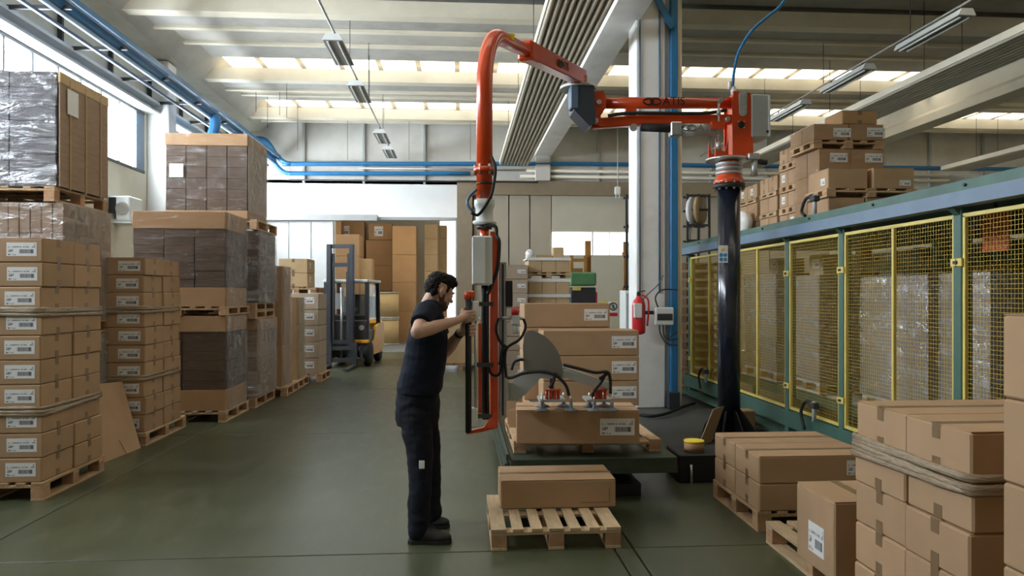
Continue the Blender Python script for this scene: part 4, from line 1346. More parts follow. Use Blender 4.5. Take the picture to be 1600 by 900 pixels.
# columns of paired boxes further along
def mez_column(y0, cols, wd, layers, hb, hp, lb, lab_at=()):
    z = DZ
    for r in range(layers):
        for c in range(cols):
            carton(MX + 0.42, y0 + wd * (c + 0.5), z, 0.42, wd - 0.012, hb, 'mezzanine box, %s level, %s side of the %s' % (('bottom', 'second', 'third', 'top')[r if r < layers - 1 else 3], ('near', 'far')[c], lb), 'boxes of the ' + lb, tape='x' if r == layers - 1 else None, top=(r == layers - 1), tabs=True, m='card', labels=[('l', 0, hb * .5, 0.09, 0.09)] if (r, c) in lab_at else ())
        z += hb + 0.001
        if r < layers - 1 and hp:
            pallet(MX + 0.42, y0 + wd * cols / 2, z, 0.44, wd * cols - 0.02, 'small pallet above the %s level of the %s' % (('bottom', 'second', 'third')[r], lb), h=hp, nb=5, detail=False)
            z += hp + 0.001
mez_column(8.44, 2, 0.24, 4, 0.18, 0.085, 'tall mezzanine column by the tower', [(2, 1), (1, 1), (0, 0)])
mez_column(8.98, 2, 0.27, 3, 0.195, 0.06, 'middle mezzanine column', ())
mez_column(9.62, 2, 0.33, 3, 0.19, 0.06, 'far mezzanine column', [(2, 0), (2, 1)])
wf_ = thing('film_bundle', 'white crumpled film bundle leaning on the far mezzanine column', 'film bundle', (MX + 0.02, 9.75, DZ))
mbx = MB()
c = Vector((MX + 0.08, 9.75, DZ + 0.17))
mbx.ellipsoid(c, (0.10, 0.16, 0.165), None, 16, 12)
mbx.v = [tuple(Vector(v) + (Vector(v) - c).normalized() * 0.03 * mnoise.noise(Vector(v) * 14)) for v in mbx.v]
Kit(wf_).add('film', mbx, 'white_plastic')

# ================================================================== LIFT TABLE WITH STACK
A = W(797, 715, 5.62)
tx0, tx1, ty0, ty1 = A.x, A.x + 1.30, 5.60, 8.9
lt = thing('lift_table', 'worn green lift table carrying pallets of boxes', 'lift table', ((tx0 + tx1) / 2, ty0, 0))
k = Kit(lt)
k.add('platform', MB().box(((tx0 + tx1) / 2, (ty0 + ty1) / 2, 0.293), (tx1 - tx0, ty1 - ty0, 0.10), None, 0.008), 'green_table')
k.add('skirt', MB().box(((tx0 + tx1) / 2, ty0 + 0.01, 0.245), (tx1 - tx0, 0.03, 0.05)).box((tx0 + 0.01, (ty0 + ty1) / 2, 0.245), (0.03, ty1 - ty0, 0.05)), 'green_table')
for s in range(3):
    k.add('side_rail', MB().box((tx0 - 0.02 - 0.012 * s, (ty0 + ty1) / 2, 0.36 - 0.07 * s), (0.02, ty1 - ty0, 0.04)), 'green_table')
k.add('base_frame', MB().box(((tx0 + tx1) / 2, (ty0 + ty1) / 2, 0.05), (tx1 - tx0 - 0.5, ty1 - ty0 - 0.3, 0.10)), 'black')
for s in (0, 1):
    x = tx0 + 0.35 + s * (tx1 - tx0 - 0.7)
    k.add('scissor_arm', MB().bar((x, ty0 + 0.2, 0.08), (x, ty1 - 0.3, 0.30), 0.06, 0.06), 'dark_steel')
    k.add('scissor_arm', MB().bar((x + .07, ty0 + 0.2, 0.28), (x + .07, ty1 - 0.3, 0.08), 0.06, 0.06), 'dark_steel')
TZ = 0.345
pallet((tx0 + tx1) / 2 - 0.02, 6.33, TZ, 1.18, 1.1, 'pallet on the lift table under the box held by the suction cups', h=0.10, m='wood')
hb_ = carton(W(903, 690, 5.75).x, 5.82, TZ + 0.102, 0.95, 0.42, 0.262, 'labelled box gripped by the suction cups on the lift table', rz=R(-4.5), tape='x', tabs=False, labels=[('f', 0.305, 0.135, 0.265, 0.128)])
pallet((tx0 + tx1) / 2 + 0.03, 7.98, TZ, 1.14, 1.2, 'pallet under the box stack at the back of the lift table', h=0.10)
bxc = W(921, 560, 7.7).x
for i in range(3):
    carton(bxc, 7.75, TZ + 0.102 + i * 0.260, 1.0, 0.46, 0.259, '%s labelled box of the front row on the lift table stack' % ('lowest', 'middle', 'top')[i], 'boxes on the lift table', top=(i == 2), tape='x', tabs=False, labels=[('f', 0.345, 0.14, 0.26, 0.125)])
bxr = W(884, 500, 8.2).x
for i in range(4):
    carton(bxr, 8.33, TZ + 0.102 + i * 0.263, 0.95, 0.60, 0.262, 'labelled box of the rear row on the lift table stack, %s' % ('lowest', 'second up', 'third up', 'topmost')[i], 'boxes on the lift table', top=(i == 3), tape='x', tabs=False, labels=[('f', 0.32, 0.14, 0.26, 0.125)])
# cardboard offcuts standing at the left of the table
of = thing('cardboard_offcuts', 'crooked cardboard offcuts standing along the left rim of the lift table', 'cardboard offcuts', (tx0 + 0.07, 6.9, TZ))
kk = Kit(of)
rr = random.Random(4)
for i in range(7):
    yy = 6.35 + i * 0.17
    hh_ = rr.uniform(0.22, 0.42)
    x_ = tx0 + 0.03 + rr.uniform(0, 0.05)
    kk.add('offcut', MB().prism([(x_, yy, TZ), (x_ + 0.10, yy + 0.02, TZ), (x_ + 0.12, yy + 0.05, TZ + hh_), (x_ + 0.01, yy + 0.04, TZ + hh_ - rr.uniform(0, .08))], (0.004, 0.012, 0)), 'card')
# junk between table and post
sj = thing('floor_bracket', 'black steel foot with bolts beside the lift table', 'steel foot', FLR(1090, 756))
k = Kit(sj)
c = FLR(1090, 752)
k.add('plate', MB().box((c.x + 0.1, c.y + 0.15, 0.12), (0.55, 0.4, 0.24), None, 0.01), 'black')
k.add('bolt', MB().cyl((c.x - 0.08, c.y - 0.08, 0.0), (c.x - 0.08, c.y - 0.08, 0.16), 0.012, 8), 'steel')
k.add('roll', MB().cyl((c.x + 0.0, c.y + 0.1, 0.24), (c.x + 0.0, c.y + 0.1, 0.32), 0.085, 14), 'card_orange')
k.add('roll_top', MB().cyl((c.x + 0.0, c.y + 0.1, 0.32), (c.x + 0.0, c.y + 0.1, 0.333), 0.088, 14), 'sticker_yellow')
sc2 = thing('cardboard_scrap', 'brown cardboard panel leaning against the foot of the black post', 'cardboard scrap', (2.62, 7.72, 0))
Kit(sc2).add('panel', MB().prism([(2.50, 7.62, 0.005), (2.70, 7.80, 0.005), (2.86, 7.86, 0.38), (2.68, 7.68, 0.38)], (0.008, -0.008, 0)), 'card')
carton(3.30, 8.45, 0.005, 0.24, 0.22, 0.24, 'small open-looking box on the floor right behind the black post', tape=None)
ct = thing('cable', 'thick black cable lying on the floor by the column base', 'cable', FLR(1040, 640))
Kit(ct).add('cable', MB().tube(spline([FLR(1000, 648, 0.036), FLR(1020, 650, 0.036), FLR(1042, 646, .04), FLR(1066, 636, 0.05), FLR(1085, 630, 0.06)]), 0.022, 8), 'rubber')

# ================================================================== THE MANIPULATOR
PD = 8.2
pb = W(1139, 460, PD); pbx, pby = pb.x, pb.y
mn = thing('manipulator', 'orange pneumatic manipulator arm on a black floor post', 'manipulator', (pbx, pby, 0))
k = Kit(mn)


def Pz(py, d=PD): return CH + (HOR - py) * d / F


def at(px, py, d=PD): return W(px, py, d)


po = k.add('post', MB().cyl((pbx, pby, 0.02), (pbx, pby, Pz(292)), 0.122, 28), 'black_gloss', label='black steel post')
k.add('base_plate', MB().cyl((pbx, pby, 0.0), (pbx, pby, 0.03), 0.33, 28), 'black')
for i in range(8):
    a = i * math.pi / 4 + 0.2
    d = Vector((math.cos(a), math.sin(a), 0))
    o_ = Vector((pbx, pby, 0.03))
    s_ = Vector((-d.y, d.x, 0)) * 0.01
    k.add('gusset', MB().prism([o_ + d * 0.11 - s_, o_ + d * 0.30 - s_, o_ + d * 0.27 + Vector((0, 0, 0.1)) - s_, o_ + d * 0.15 + Vector((0, 0, 0.28)) - s_, o_ + d * 0.11 + Vector((0, 0, 0.28)) - s_], s_ * 2), 'black')
# sticker on the post
c = at(1130, 397, PD - 0.126)
sd = Vector((-sn, -cs, 0))
st_ = k.add('safety_sticker', MB().box(c, (0.10, 0.006, 0.19), -TH), 'paper', po)
k.add('warning_triangle', MB().prism([c + Vector((-0.022, -0.004, 0.04)), c + Vector((0.022, -0.004, 0.04)), c + Vector((0, -0.004, 0.078))], (0, -0.003, 0)), 'sticker_yellow', st_)
for (qx, qz) in ((-0.024, -0.01), (0.024, -0.01), (-0.024, -0.06), (0.024, -0.06)):
    k.add('mandatory_sign', MB().cyl(c + Vector((qx, -0.003, qz)), c + Vector((qx, -0.006, qz)), 0.021, 12), 'sticker_blue', st_)
# swivel
k.add('top_flange', MB().cyl((pbx, pby, Pz(295)), (pbx, pby, Pz(288)), 0.175, 24), 'black')
sw = k.add('swivel_ring', MB().lathe((pbx, pby, 0), [(0.165, Pz(288)), (0.17, Pz(284)), (0.15, Pz(279)), (0.125, Pz(272))], 24), 'orange')
for i in range(12):
    a = i * math.pi / 6
    k.add('bolt', MB().cyl((pbx + 0.158 * math.cos(a), pby + 0.158 * math.sin(a), Pz(298)), (pbx + 0.158 * math.cos(a), pby + 0.158 * math.sin(a), Pz(282)), 0.013, 8), 'steel', sw)
for j, yy in enumerate((271, 264, 257)):
    k.add('slip_ring', MB().lathe((pbx, pby, 0), [(0.10, Pz(yy + 3)), (0.145, Pz(yy + 2)), (0.145, Pz(yy - 2)), (0.10, Pz(yy - 3))], 24), 'galv')
k.add('neck', MB().cyl((pbx, pby, Pz(275)), (pbx, pby, Pz(248)), 0.105, 20), 'orange')
k.add('turn_plate', MB().cyl((pbx - 0.03, pby, Pz(252)), (pbx - 0.03, pby, Pz(248)), 0.225, 28), 'steel')
# head: two orange cheek plates
x0h, x1h = at(1137, 0).x, at(1168, 0).x
for s in (-1, 1):
    yh = pby + s * 0.11
    k.add('head_cheek', MB().prism([(x0h + .005, yh, Pz(249)), (x1h + 0.02, yh, Pz(249)), (x1h - 0.01, yh, Pz(150)), (x0h + .02, yh, Pz(147)), (x0h + .0, yh, Pz(165))], (0, s * 0.025, 0)), 'orange')
    k.add('fork_plate', MB().prism([(pbx - 0.20, pby + s * 0.10, Pz(249)), (pbx - 0.05, pby + s * 0.10, Pz(249)), (pbx - 0.05, pby + s * 0.10, Pz(222)), (pbx - 0.09, pby + s * 0.10, Pz(240)), (pbx - 0.16, pby + s * 0.10, Pz(238)), (pbx - 0.19, pby + s * 0.10, Pz(220))], (0, s * 0.02, 0)), 'orange')
k.add('head_core', MB().box(((x0h + x1h) / 2 + .01, pby, Pz(200)), (x1h - x0h - 0.03, 0.21, Pz(150) - Pz(249))), 'orange')
cy_ = pby - 0.14
c = at(1153, 167); c.y = cy_
k.add('cover_plate', MB().prism([(c.x + 0.045 * math.cos(a) if True else 0, cy_, c.z + (0.09 if math.sin(a) >= 0 else -0.09) + 0.045 * math.sin(a)) for a in [i * math.pi / 8 for i in range(16)]], (0, -0.02, 0)), 'grey_paint')
for q in (-.09, 0, .09):
    k.add('bolt', MB().cyl((c.x, cy_ - 0.02, c.z + q), (c.x, cy_ - 0.03, c.z + q), 0.013, 8), 'steel')
c = at(1151, 199); c.y = cy_
k.add('bearing', MB().cyl((c.x, cy_ + .02, c.z), (c.x, cy_ - 0.02, c.z), 0.033, 16), 'black')
for i in range(4):
    a = math.pi / 4 + i * math.pi / 2
    k.add('bolt', MB().cyl((c.x + 0.045 * math.cos(a), cy_ + .02, c.z + 0.045 * math.sin(a)), (c.x + 0.045 * math.cos(a), cy_ - 0.01, c.z + 0.045 * math.sin(a)), 0.009, 8), 'steel')
# cabinet behind the head
a0, a1 = at(1167, 218), at(1196, 152)
cb = k.add('cabinet', MB().box(((a0.x + a1.x) / 2 + 0.0, pby + 0.02, (a0.z + a1.z) / 2), (a1.x - a0.x, 0.34, a1.z - a0.z), None, 0.012), 'grey_paint')
k.add('cabinet_edge', MB().box((a1.x - 0.012, pby - 0.155, (a0.z + a1.z) / 2), (0.02, 0.02, a1.z - a0.z - 0.02)), 'light_grey', cb)
k.add('cabinet_lock', MB().cyl((a1.x - 0.03, pby - 0.15, a0.z + 0.06), (a1.x - 0.03, pby - 0.165, a0.z + 0.06), 0.015, 8), 'black', cb)
c = at(1170, 255); c.y = pby - 0.12
k.add('air_filter', MB().box(c + Vector((0.0, 0, 0.05)), (0.13, 0.10, 0.07), None, 0.01).cyl(c + Vector((0.02, 0, 0.02)), c + Vector((0.02, 0, -0.16)), 0.035, 12), 'galv')
k.add('hose_fitting', MB().cyl(c + Vector((0.07, 0, 0.0)), c + Vector((0.16, 0, -0.01)), 0.03, 8), 'black')
# blue air hose rising to the roof
k.add('hose_inlet', MB().cyl(at(1146, 150), at(1146, 136), 0.03, 10).cyl(at(1140, 140), at(1140, 128), 0.02, 8), 'white_plastic')
k.add('air_hose', MB().tube(spline([at(1145, 136), at(1147, 112), at(1155, 80), at(1175, 48), at(1200, 26), at(1222, 6), at(1240, -30), at(1250, -80)]), 0.017, 8), 'blue_paint')
# first arm: parallelogram
E = at(918, 160, 8.1)
ta, tb = at(1140, 161), at(935, 161, 8.1)
ut = k.add('upper_link', MB().cyl(ta, tb, 0.063, 20), 'orange')
k.add('lower_link', MB().bar(at(1146, 187), at(1010, 188, 8.15), 0.09, 0.10, b=0.01).bar(at(1012, 188, 8.15), at(925, 194, 8.1), 0.09, 0.11, b=0.01), 'orange')
k.add('link_lug', MB().box(at(985, 174, 8.13), (0.12, 0.08, 0.1)), 'orange')
k.add('air_line', MB().tube(spline([at(1135, 172, 8.08), at(1100, 177, 8.05), at(1040, 177, 8.03), at(980, 177, 8.0), at(950, 181, 8.0)]), 0.02, 8), 'rubber')
k.add('tie_rod', MB().cyl(at(1123, 158, 8.05), at(1123, 236, 8.05), 0.013, 8), 'steel')
k.add('rod_joint', MB().cyl(at(1123, 172, 8.05), at(1123, 180, 8.05), 0.025, 8).cyl(at(1123, 222, 8.05), at(1123, 232, 8.05), 0.028, 8), 'galv')
pc = k.add('pneumatic_cylinder', MB().cyl(at(1062, 203, 8.02), at(1122, 202, 8.04), 0.066, 20), 'galv')
k.add('cylinder_cap', MB().box(at(1055, 203, 8.02), (0.12, 0.14, 0.15), -TH, 0.01), 'steel', pc)
k.add('piston_bellows', MB().cyl(at(1050, 201, 8.02), at(1002, 199, 8.02), 0.045, 14), 'rubber', pc)
k.add('rod_end', MB().cyl(at(990, 199, 7.96), at(990, 199, 8.10), 0.042, 14), 'steel', pc)
k.add('bracket', MB().box(at(1120, 197, 8.0), (0.14, 0.10, 0.08)), 'orange')
for (px, py) in ((1124, 158), (1135, 187), (935, 161), (922, 173), (930, 190)):
    q = at(px, py, 8.0)
    k.add('pivot_bolt', MB().cyl(q, q + Vector((0, -0.06, 0)), 0.026, 12), 'steel')


def logo(center, size, m, xdir, updir, parent, nm='logo'):
    """two linked rings followed by the letters ATIS"""
    xd, ud = Vector(xdir).normalized(), Vector(updir).normalized()
    nd = xd.cross(ud)
    c = Vector(center)
    mb = MB()
    for q in (-1.55, -0.95):
        ring = [c + xd * (q * size + 0.42 * size * math.cos(a)) + ud * (0.26 * size * math.sin(a)) for a in [i * math.pi / 10 for i in range(20)]]
        mb.tube(ring, size * 0.06, 5, closed=True)
    me = text_mesh('ATIS', size * 0.95, 0.001)
    for v in me.vertices:
        pass
    base = len(mb.v)
    for v in me.vertices:
        mb.v.append(tuple(c + xd * (v.co.x + 0.55 * size) + ud * v.co.y + nd * v.co.z))
    for p_ in me.polygons:
        mb.f.append(tuple(base + i for i in p_.vertices)); mb.sm.append(False)
    bpy.data.meshes.remove(me)
    k.add(nm, mb, m, parent)


rt = Vector((cs, -sn, 0))
logo(at(1040, 161, 8.15) + Vector((0, -0.066, 0)), 0.135, 'black', tb * -1 + ta, (0, 0, 1), ut)
logo(at(1093, 202, 8.03) + Vector((0, -0.068, 0)), 0.115, 'plate_grey', (1, 0, 0), (0, 0, 1), pc)
# elbow
ex0, ex1, ex2 = at(921, 0, 8.1).x, at(944, 0, 8.1).x, at(886, 0, 8.1).x
yE = E.y
for s in (-1, 1):
    k.add('elbow_cheek', MB().prism([(ex0 - .02, yE + s * 0.10, Pz(148, 8.1)), (ex1 - 0.03, yE + s * 0.10, Pz(146, 8.1)), (ex1, yE + s * 0.10, Pz(155, 8.1)), (ex1, yE + s * 0.10, Pz(172, 8.1)), (ex1 - 0.06, yE + s * 0.10, Pz(185, 8.1)), (ex1 - 0.03, yE + s * 0.10, Pz(200, 8.1)), (ex0, yE + s * 0.10, Pz(196, 8.1))], (0, s * 0.02, 0)), 'orange')
el = k.add('elbow_housing', MB().prism([(ex2 + 0.02, yE - 0.17, Pz(140, 8.1)), (ex0 + 0.02, yE - 0.17, Pz(140, 8.1)), (ex0 + 0.04, yE - 0.17, Pz(196, 8.1)), (ex0 - 0.03, yE - 0.17, Pz(202, 8.1)), (ex2 + 0.05, yE - 0.17, Pz(178, 8.1))], (0, 0.34, 0)), 'navy_dark')
k.add('elbow_side', MB().box((ex2 + 0.055, yE - 0.10, Pz(158, 8.1)), (0.09, 0.16, 0.25), None, 0.01), 'slate_blue', el)
k.add('elbow_turn_plate', MB().cyl((ex2 + 0.12, yE, Pz(141, 8.1)), (ex2 + 0.12, yE, Pz(136, 8.1)), 0.20, 28), 'galv')
k.add('elbow_spigot', MB().cyl((ex2 + 0.12, yE, Pz(138, 8.1)), (ex2 + 0.12, yE, Pz(120, 8.1)), 0.10, 20), 'orange')
# second arm and the goose neck
MD = 5.3
M0 = W(757, 460, MD)
E2 = Vector((ex2 + 0.14, yE, Pz(121, 8.1)))
u = Vector((E2.x - M0.x, E2.y - M0.y, 0)); LL = u.length; u.normalize()
zt2 = 3.50
slope = (E2.z - zt2) / LL


def arm2(s_): return Vector((M0.x, M0.y, zt2)) + u * s_ + Vector((0, 0, slope * s_))


rb = 0.36
neck_pts = [Vector((M0.x, M0.y, CH + (HOR - 318) * MD / F)), Vector((M0.x, M0.y, zt2 - rb - 0.04))]
for i in range(1, 9):
    a = i / 8 * (math.pi / 2 + 0.0)
    p_ = Vector((M0.x, M0.y, zt2 - rb - 0.04)) + u * (rb * (1 - math.cos(a))) + Vector((0, 0, (rb + 0.04 + slope * rb) * math.sin(a)))
    neck_pts.append(p_)
neck_pts.append(arm2(LL * 0.40))
gn = k.add('goose_neck', MB().tube(neck_pts, 0.058, 20), 'orange')
side = Vector((-u.y, u.x, 0))
bm_ = k.add('arm_beam', MB().bar(arm2(LL * 0.33), arm2(LL + 0.06), 0.13, 0.155, b=0.008), 'orange')
k.add('arm_collar', MB().bar(arm2(LL * 0.33 - 0.02), arm2(LL * 0.33 + 0.22), 0.14, 0.165, b=0.02), 'orange', bm_)
logo(arm2(LL * 0.68) + Vector((u.y, -u.x, 0)) * 0.068, 0.125, 'black', (u + Vector((0, 0, slope))), (0, 0, 1), bm_)
k.add('rating_plate', MB().box(arm2(rb + 0.08) + Vector((u.y, -u.x, 0)) * 0.05 + Vector((0, 0, 0.02)), (0.06, 0.02, 0.05)), 'sticker_yellow', gn)


def mz_(py, d=MD): return CH + (HOR - py) * d / F


mx_, my_ = M0.x, M0.y
fl = k.add('mast_flange', MB().cyl((mx_, my_, mz_(270)), (mx_, my_, mz_(262)), 0.078, 20), 'orange')
for i in range(6):
    a = i * math.pi / 3
    k.add('bolt', MB().cyl((mx_ + 0.068 * math.cos(a), my_ + 0.068 * math.sin(a), mz_(274)), (mx_ + 0.068 * math.cos(a), my_ + 0.068 * math.sin(a), mz_(258)), 0.01, 8), 'steel', fl)
k.add('mast_ring', MB().cyl((mx_, my_, mz_(289)), (mx_, my_, mz_(286)), 0.0595, 20), 'black')
k.add('coupling', MB().lathe((mx_, my_, 0), [(0.05, mz_(352)), (0.085, mz_(350)), (0.085, mz_(346)), (0.062, mz_(344)), (0.064, mz_(326)), (0.074, mz_(322)), (0.074, mz_(313)), (0.05, mz_(311))], 24), 'light_grey')
k.add('coupling_clamp', MB().cyl((mx_, my_, mz_(358)), (mx_, my_, mz_(352)), 0.055, 16), 'black')
k.add('lower_neck', MB().cyl((mx_, my_, mz_(385)), (mx_, my_, mz_(356)), 0.032, 14), 'orange')
for (nm, pts, r, m) in (('hose', [(768, 245, 5.24), (774, 262, 5.22), (771, 290, 5.22), (765, 310, 5.22), (748, 335, 5.22), (736, 332, 5.2)], 0.011, 'rubber'),
                        ('hose', [(745, 296, 5.24), (733, 308, 5.22), (731, 320, 5.2), (740, 332, 5.2)], 0.012, 'slate_blue'),
                        ('hose', [(758, 352, 5.24), (774, 354, 5.22), (776, 368, 5.22), (780, 380, 5.2), (777, 420, 5.2), (768, 445, 5.2), (762, 460, 5.2)], 0.013, 'rubber')):
    k.add(nm, MB().tube(spline([W(*q) for q in pts]), r, 8), m)
# control box
a0, a1 = W(738, 445, MD - 0.1), W(769, 369, MD - 0.1)
kb = k.add('control_box', MB().box(((a0.x + a1.x) / 2, a0.y + 0.04, (a0.z + a1.z) / 2), (a1.x - a0.x, 0.16, a1.z - a0.z), None, 0.008), 'light_grey')
k.add('box_lid', MB().box(((a0.x + a1.x) / 2 - 0.025, a0.y - 0.045, (a0.z + a1.z) / 2), (a1.x - a0.x - 0.05, 0.015, a1.z - a0.z - 0.01), None, 0.004), 'light_grey', kb)
# frame beams
k.add('frame_beam', MB().box((W(772, 0, MD).x, W(772, 0, MD).y + .03, (mz_(362) + mz_(668)) / 2), (0.058, 0.10, mz_(362) - mz_(668)), None, 0.004), 'orange')
k.add('frame_beam', MB().bar((mx_, my_, mz_(380)), (W(772, 0, MD).x, my_ + 0.03, mz_(380)), 0.08, 0.1), 'orange')
k.add('guide_profile', MB().box((W(786, 0, MD).x, my_ + 0.06, (mz_(408) + mz_(655)) / 2), (0.055, 0.07, mz_(408) - mz_(655)), None, 0.006), 'galv')
k.add('guide_groove', MB().box((W(786, 0, MD).x, my_ + 0.02, (mz_(412) + mz_(650)) / 2), (0.015, 0.012, mz_(412) - mz_(650))), 'dark_steel')
k.add('valve_block', MB().box((W(796, 0, MD).x, my_ + 0.04, mz_(459)), (0.05, 0.07, 0.19), None, 0.005), 'black')
k.add('slide_bar', MB().box((W(750, 0, MD - .1).x, W(750, 0, MD - .1).y, (mz_(505, MD - .1) + mz_(645, MD - .1)) / 2), (0.024, 0.03, mz_(505, MD - .1) - mz_(645, MD - .1))), 'orange')
for q, (px, r) in enumerate(((757, 0.016), (761, 0.014), (754, 0.010))):
    k.add('hose', MB().tube(spline([W(px, 446, MD - .05), W(px + 2 * (q - 1), 500, MD - .06), W(px, 560, MD - .07), W(px + (q - 1) * 2, 610, MD - .06), W(px + q, 655, MD - .05)]), r, 8), 'rubber')
k.add('foot_plate', MB().prism([W(729, 679, MD - .25), W(753, 675, MD - 0.2), W(777, 669, MD - .02), W(777, 640, MD - .02), W(768, 650, MD - 0.05), W(756, 668, MD - .2), W(729, 674, MD - .25)], Vector((0, 0.03, 0))), 'orange')
# handle bar the worker holds
HD = 4.93
hbar = k.add('handle_bar', MB().cyl(W(732, 462, HD), W(732, 676, HD), 0.021, 14), 'black')
k.add('handle_cap', MB().cyl(W(731, 468, HD), W(731, 455, HD), 0.024, 12).box(W(736, 460, HD), (0.05, 0.04, 0.05), None, 0.008), 'orange', hbar)
k.add('grip_box', MB().box(W(743, 486, HD + .02), (0.045, 0.06, 0.135), None, 0.008), 'white_plastic', hbar)
k.add('grip_box', MB().box(W(741, 652, HD + .02), (0.045, 0.06, 0.13), None, 0.008), 'white_plastic', hbar)
k.add('grip_box', MB().box(W(738, 563, HD + .02), (0.02, 0.04, 0.075), None, 0.004), 'white_plastic', hbar)
k.add('guide_rod', MB().cyl(W(743, 500, HD + .02), W(743, 640, HD + .02), 0.009, 8), 'steel')
for yy in (475, 570, 650):
    k.add('standoff', MB().bar(W(734, yy, HD + .01), W(768, yy, MD - .02), 0.03, 0.03), 'dark_steel')
# air preparation unit
c = W(805, 500, MD)
k.add('regulator', MB().box(c, (0.06, 0.06, 0.07), None, 0.008).cyl(c + Vector((0, 0, -0.03)), c + Vector((0, 0, -0.10)), 0.02, 10), 'light_grey')
k.add('regulator_knob', MB().cyl(c + Vector((0, 0, 0.035)), c + Vector((0, 0, 0.085)), 0.028, 14), 'red')
k.add('fitting', MB().cyl(W(779, 497, MD), W(798, 497, MD), 0.012, 8).cyl(W(812, 497, MD), W(818, 498, MD), 0.012, 8), 'steel')
for pts in ([(779, 497), (775, 515), (782, 535), (793, 543)], [(818, 498), (821, 512), (812, 530), (793, 543), (789, 560), (791, 590)], [(791, 545), (786, 548), (783, 560), (780, 570)], [(762, 470), (762, 560), (767, 583), (780, 585), (786, 560)]):
    k.add('hose', MB().tube(spline([W(a, b, MD - 0.02) for a, b in pts]), 0.010, 8), 'rubber')
# gripper: grey plate, arm, fan-shaped guard, suction heads
GD = 5.72


def gp(pts, d, t, nm, m, lab=None):
    return k.add(nm, MB().prism([W(a, b, d) for a, b in pts], Vector((sn, cs, 0)) * t), m, label=lab)


gp([(784, 596), (800, 598), (806, 585), (830, 572), (880, 578), (905, 586), (880, 590), (845, 590), (826, 612), (808, 627), (784, 625)], GD - 0.1, 0.012, 'arm_plate', 'grey_paint')
k.add('arm_root', MB().bar(W(786, 610, MD + 0.05), W(790, 610, GD - 0.08), 0.05, 0.14), 'grey_paint')
fan = [(818, 579), (817, 540), (819, 524), (824, 517), (832, 516)]
fan += [(818 + 61 * math.sin(a), 580 - 65 * math.cos(a)) for a in [0.35 + i * 0.15 for i in range(8)]] + [(880, 582), (879, 590)]
gp(fan, GD - 0.16, 0.008, 'guard_plate', 'plate_grey', 'quarter-round grey guard plate')
k.add('gripper_arm', MB().bar(W(840, 582, GD), W(882, 582, GD), 0.05, 0.09).bar(W(878, 580, GD), W(950, 604, GD), 0.05, 0.075), 'grey_paint')
k.add('end_bar', MB().cyl(W(946, 602, GD - .12), W(946, 602, GD + .1), 0.02, 10), 'galv')
for pts in ([(791, 590), (800, 590), (820, 583), (850, 581), (870, 588), (884, 602), (889, 618)], [(868, 582), (864, 598), (858, 606)], [(799, 578), (803, 566), (812, 562), (818, 562)], [(880, 570), (905, 576), (930, 582), (948, 581), (953, 590), (954, 615)], [(946, 583), (940, 596), (928, 612), (925, 620)], [(949, 584), (936, 592)]):
    k.add('vacuum_hose', MB().tube(spline([W(a, b, GD - 0.17) for a, b in pts]), 0.012, 8), 'rubber')
boxtop = TZ + 0.102 + 0.264
for (px, lst) in ((862, ((-17, 0.0), (27, 0.0), (-12, 0.22), (22, 0.22))), (934, ((-9, 0.0), (18, 0.0), (-9, 0.22), (14, 0.22)))):
    c = W(px, 600, GD)
    sh = k.add('suction_head', MB().box((c.x, c.y + 0.02, boxtop + 0.075), (0.20, 0.22, 0.018)).box((c.x, c.y, boxtop + 0.115), (0.05, 0.06, 0.08)), 'grey_paint')
    for q in range(4):
        k.add('suction_valve', MB().cyl((c.x - 0.045 + 0.03 * q, c.y - 0.06, boxtop + 0.085), (c.x - 0.045 + 0.03 * q, c.y - 0.06, boxtop + 0.15), 0.013, 8), 'orange', sh)
    k.add('valve_plate', MB().box((c.x, c.y - 0.06, boxtop + 0.155), (0.12, 0.05, 0.012)), 'orange', sh)
    for (q, dy) in lst:
        p_ = Vector((c.x + q * 0.005, c.y - 0.10 + dy, boxtop))
        k.add('suction_cup', MB().lathe(p_, [(0.055, 0.0), (0.058, 0.004), (0.045, 0.012), (0.02, 0.022), (0.014, 0.028), (0.014, 0.075)], 20), 'cup_grey', sh)
        k.add('cup_rod', MB().cyl(p_ + Vector((0, 0, 0.06)), p_ + Vector((0, 0, 0.11)), 0.008, 8), 'steel', sh)
    k.add('head_link', MB().bar((c.x, c.y, boxtop + 0.14), (c.x, c.y, W(px, 590 if px < 900 else 602, GD).z), 0.03, 0.04), 'dark_steel', sh)

# ================================================================== FORKLIFT
fkp = W(534, 460, 16.3)
fk = thing('forklift', 'yellow and black forklift facing the camera in front of the doorway', 'forklift', (fkp.x + 0.06, fkp.y, 0), R(-5))
def loc(name, mb, m, parent=None, label=None):
    o = link(name, mb.mesh(name), m, parent or fk)
    if label: o['label'] = label
    return o
for s in (-1, 1):
    mt = loc('mast_rail', MB().box((s * 0.25 - 0.06, -0.10, 1.40), (0.10, 0.13, 2.6), None, 0.01), 'navy_dark')
    loc('inner_rail', MB().box((s * 0.17 - 0.06, -0.06, 1.3), (0.05, 0.09, 2.4)), 'dark_steel')
for z in (2.66, 2.25, 0.55):
    loc('mast_crossbar', MB().box((-0.06, -0.08, z), (0.54, 0.07, 0.09)), 'navy_dark')
loc('lift_chain', MB().box((0.06, -0.05, 1.3), (0.02, 0.02, 1.6)), 'dark_steel')
loc('lift_cylinder', MB().cyl((-0.06, -0.02, 0.2), (-0.06, -0.02, 1.75), 0.03, 10), 'steel')
loc('fork_carriage', MB().box((0, -0.18, 0.42), (0.95, 0.05, 0.09)).box((0, -0.18, 0.16), (0.95, 0.05, 0.09)).box((-0.42, -0.18, 0.3), (0.05, 0.05, 0.35)).box((0.42, -0.18, 0.3), (0.05, 0.05, 0.35)), 'dark_steel')
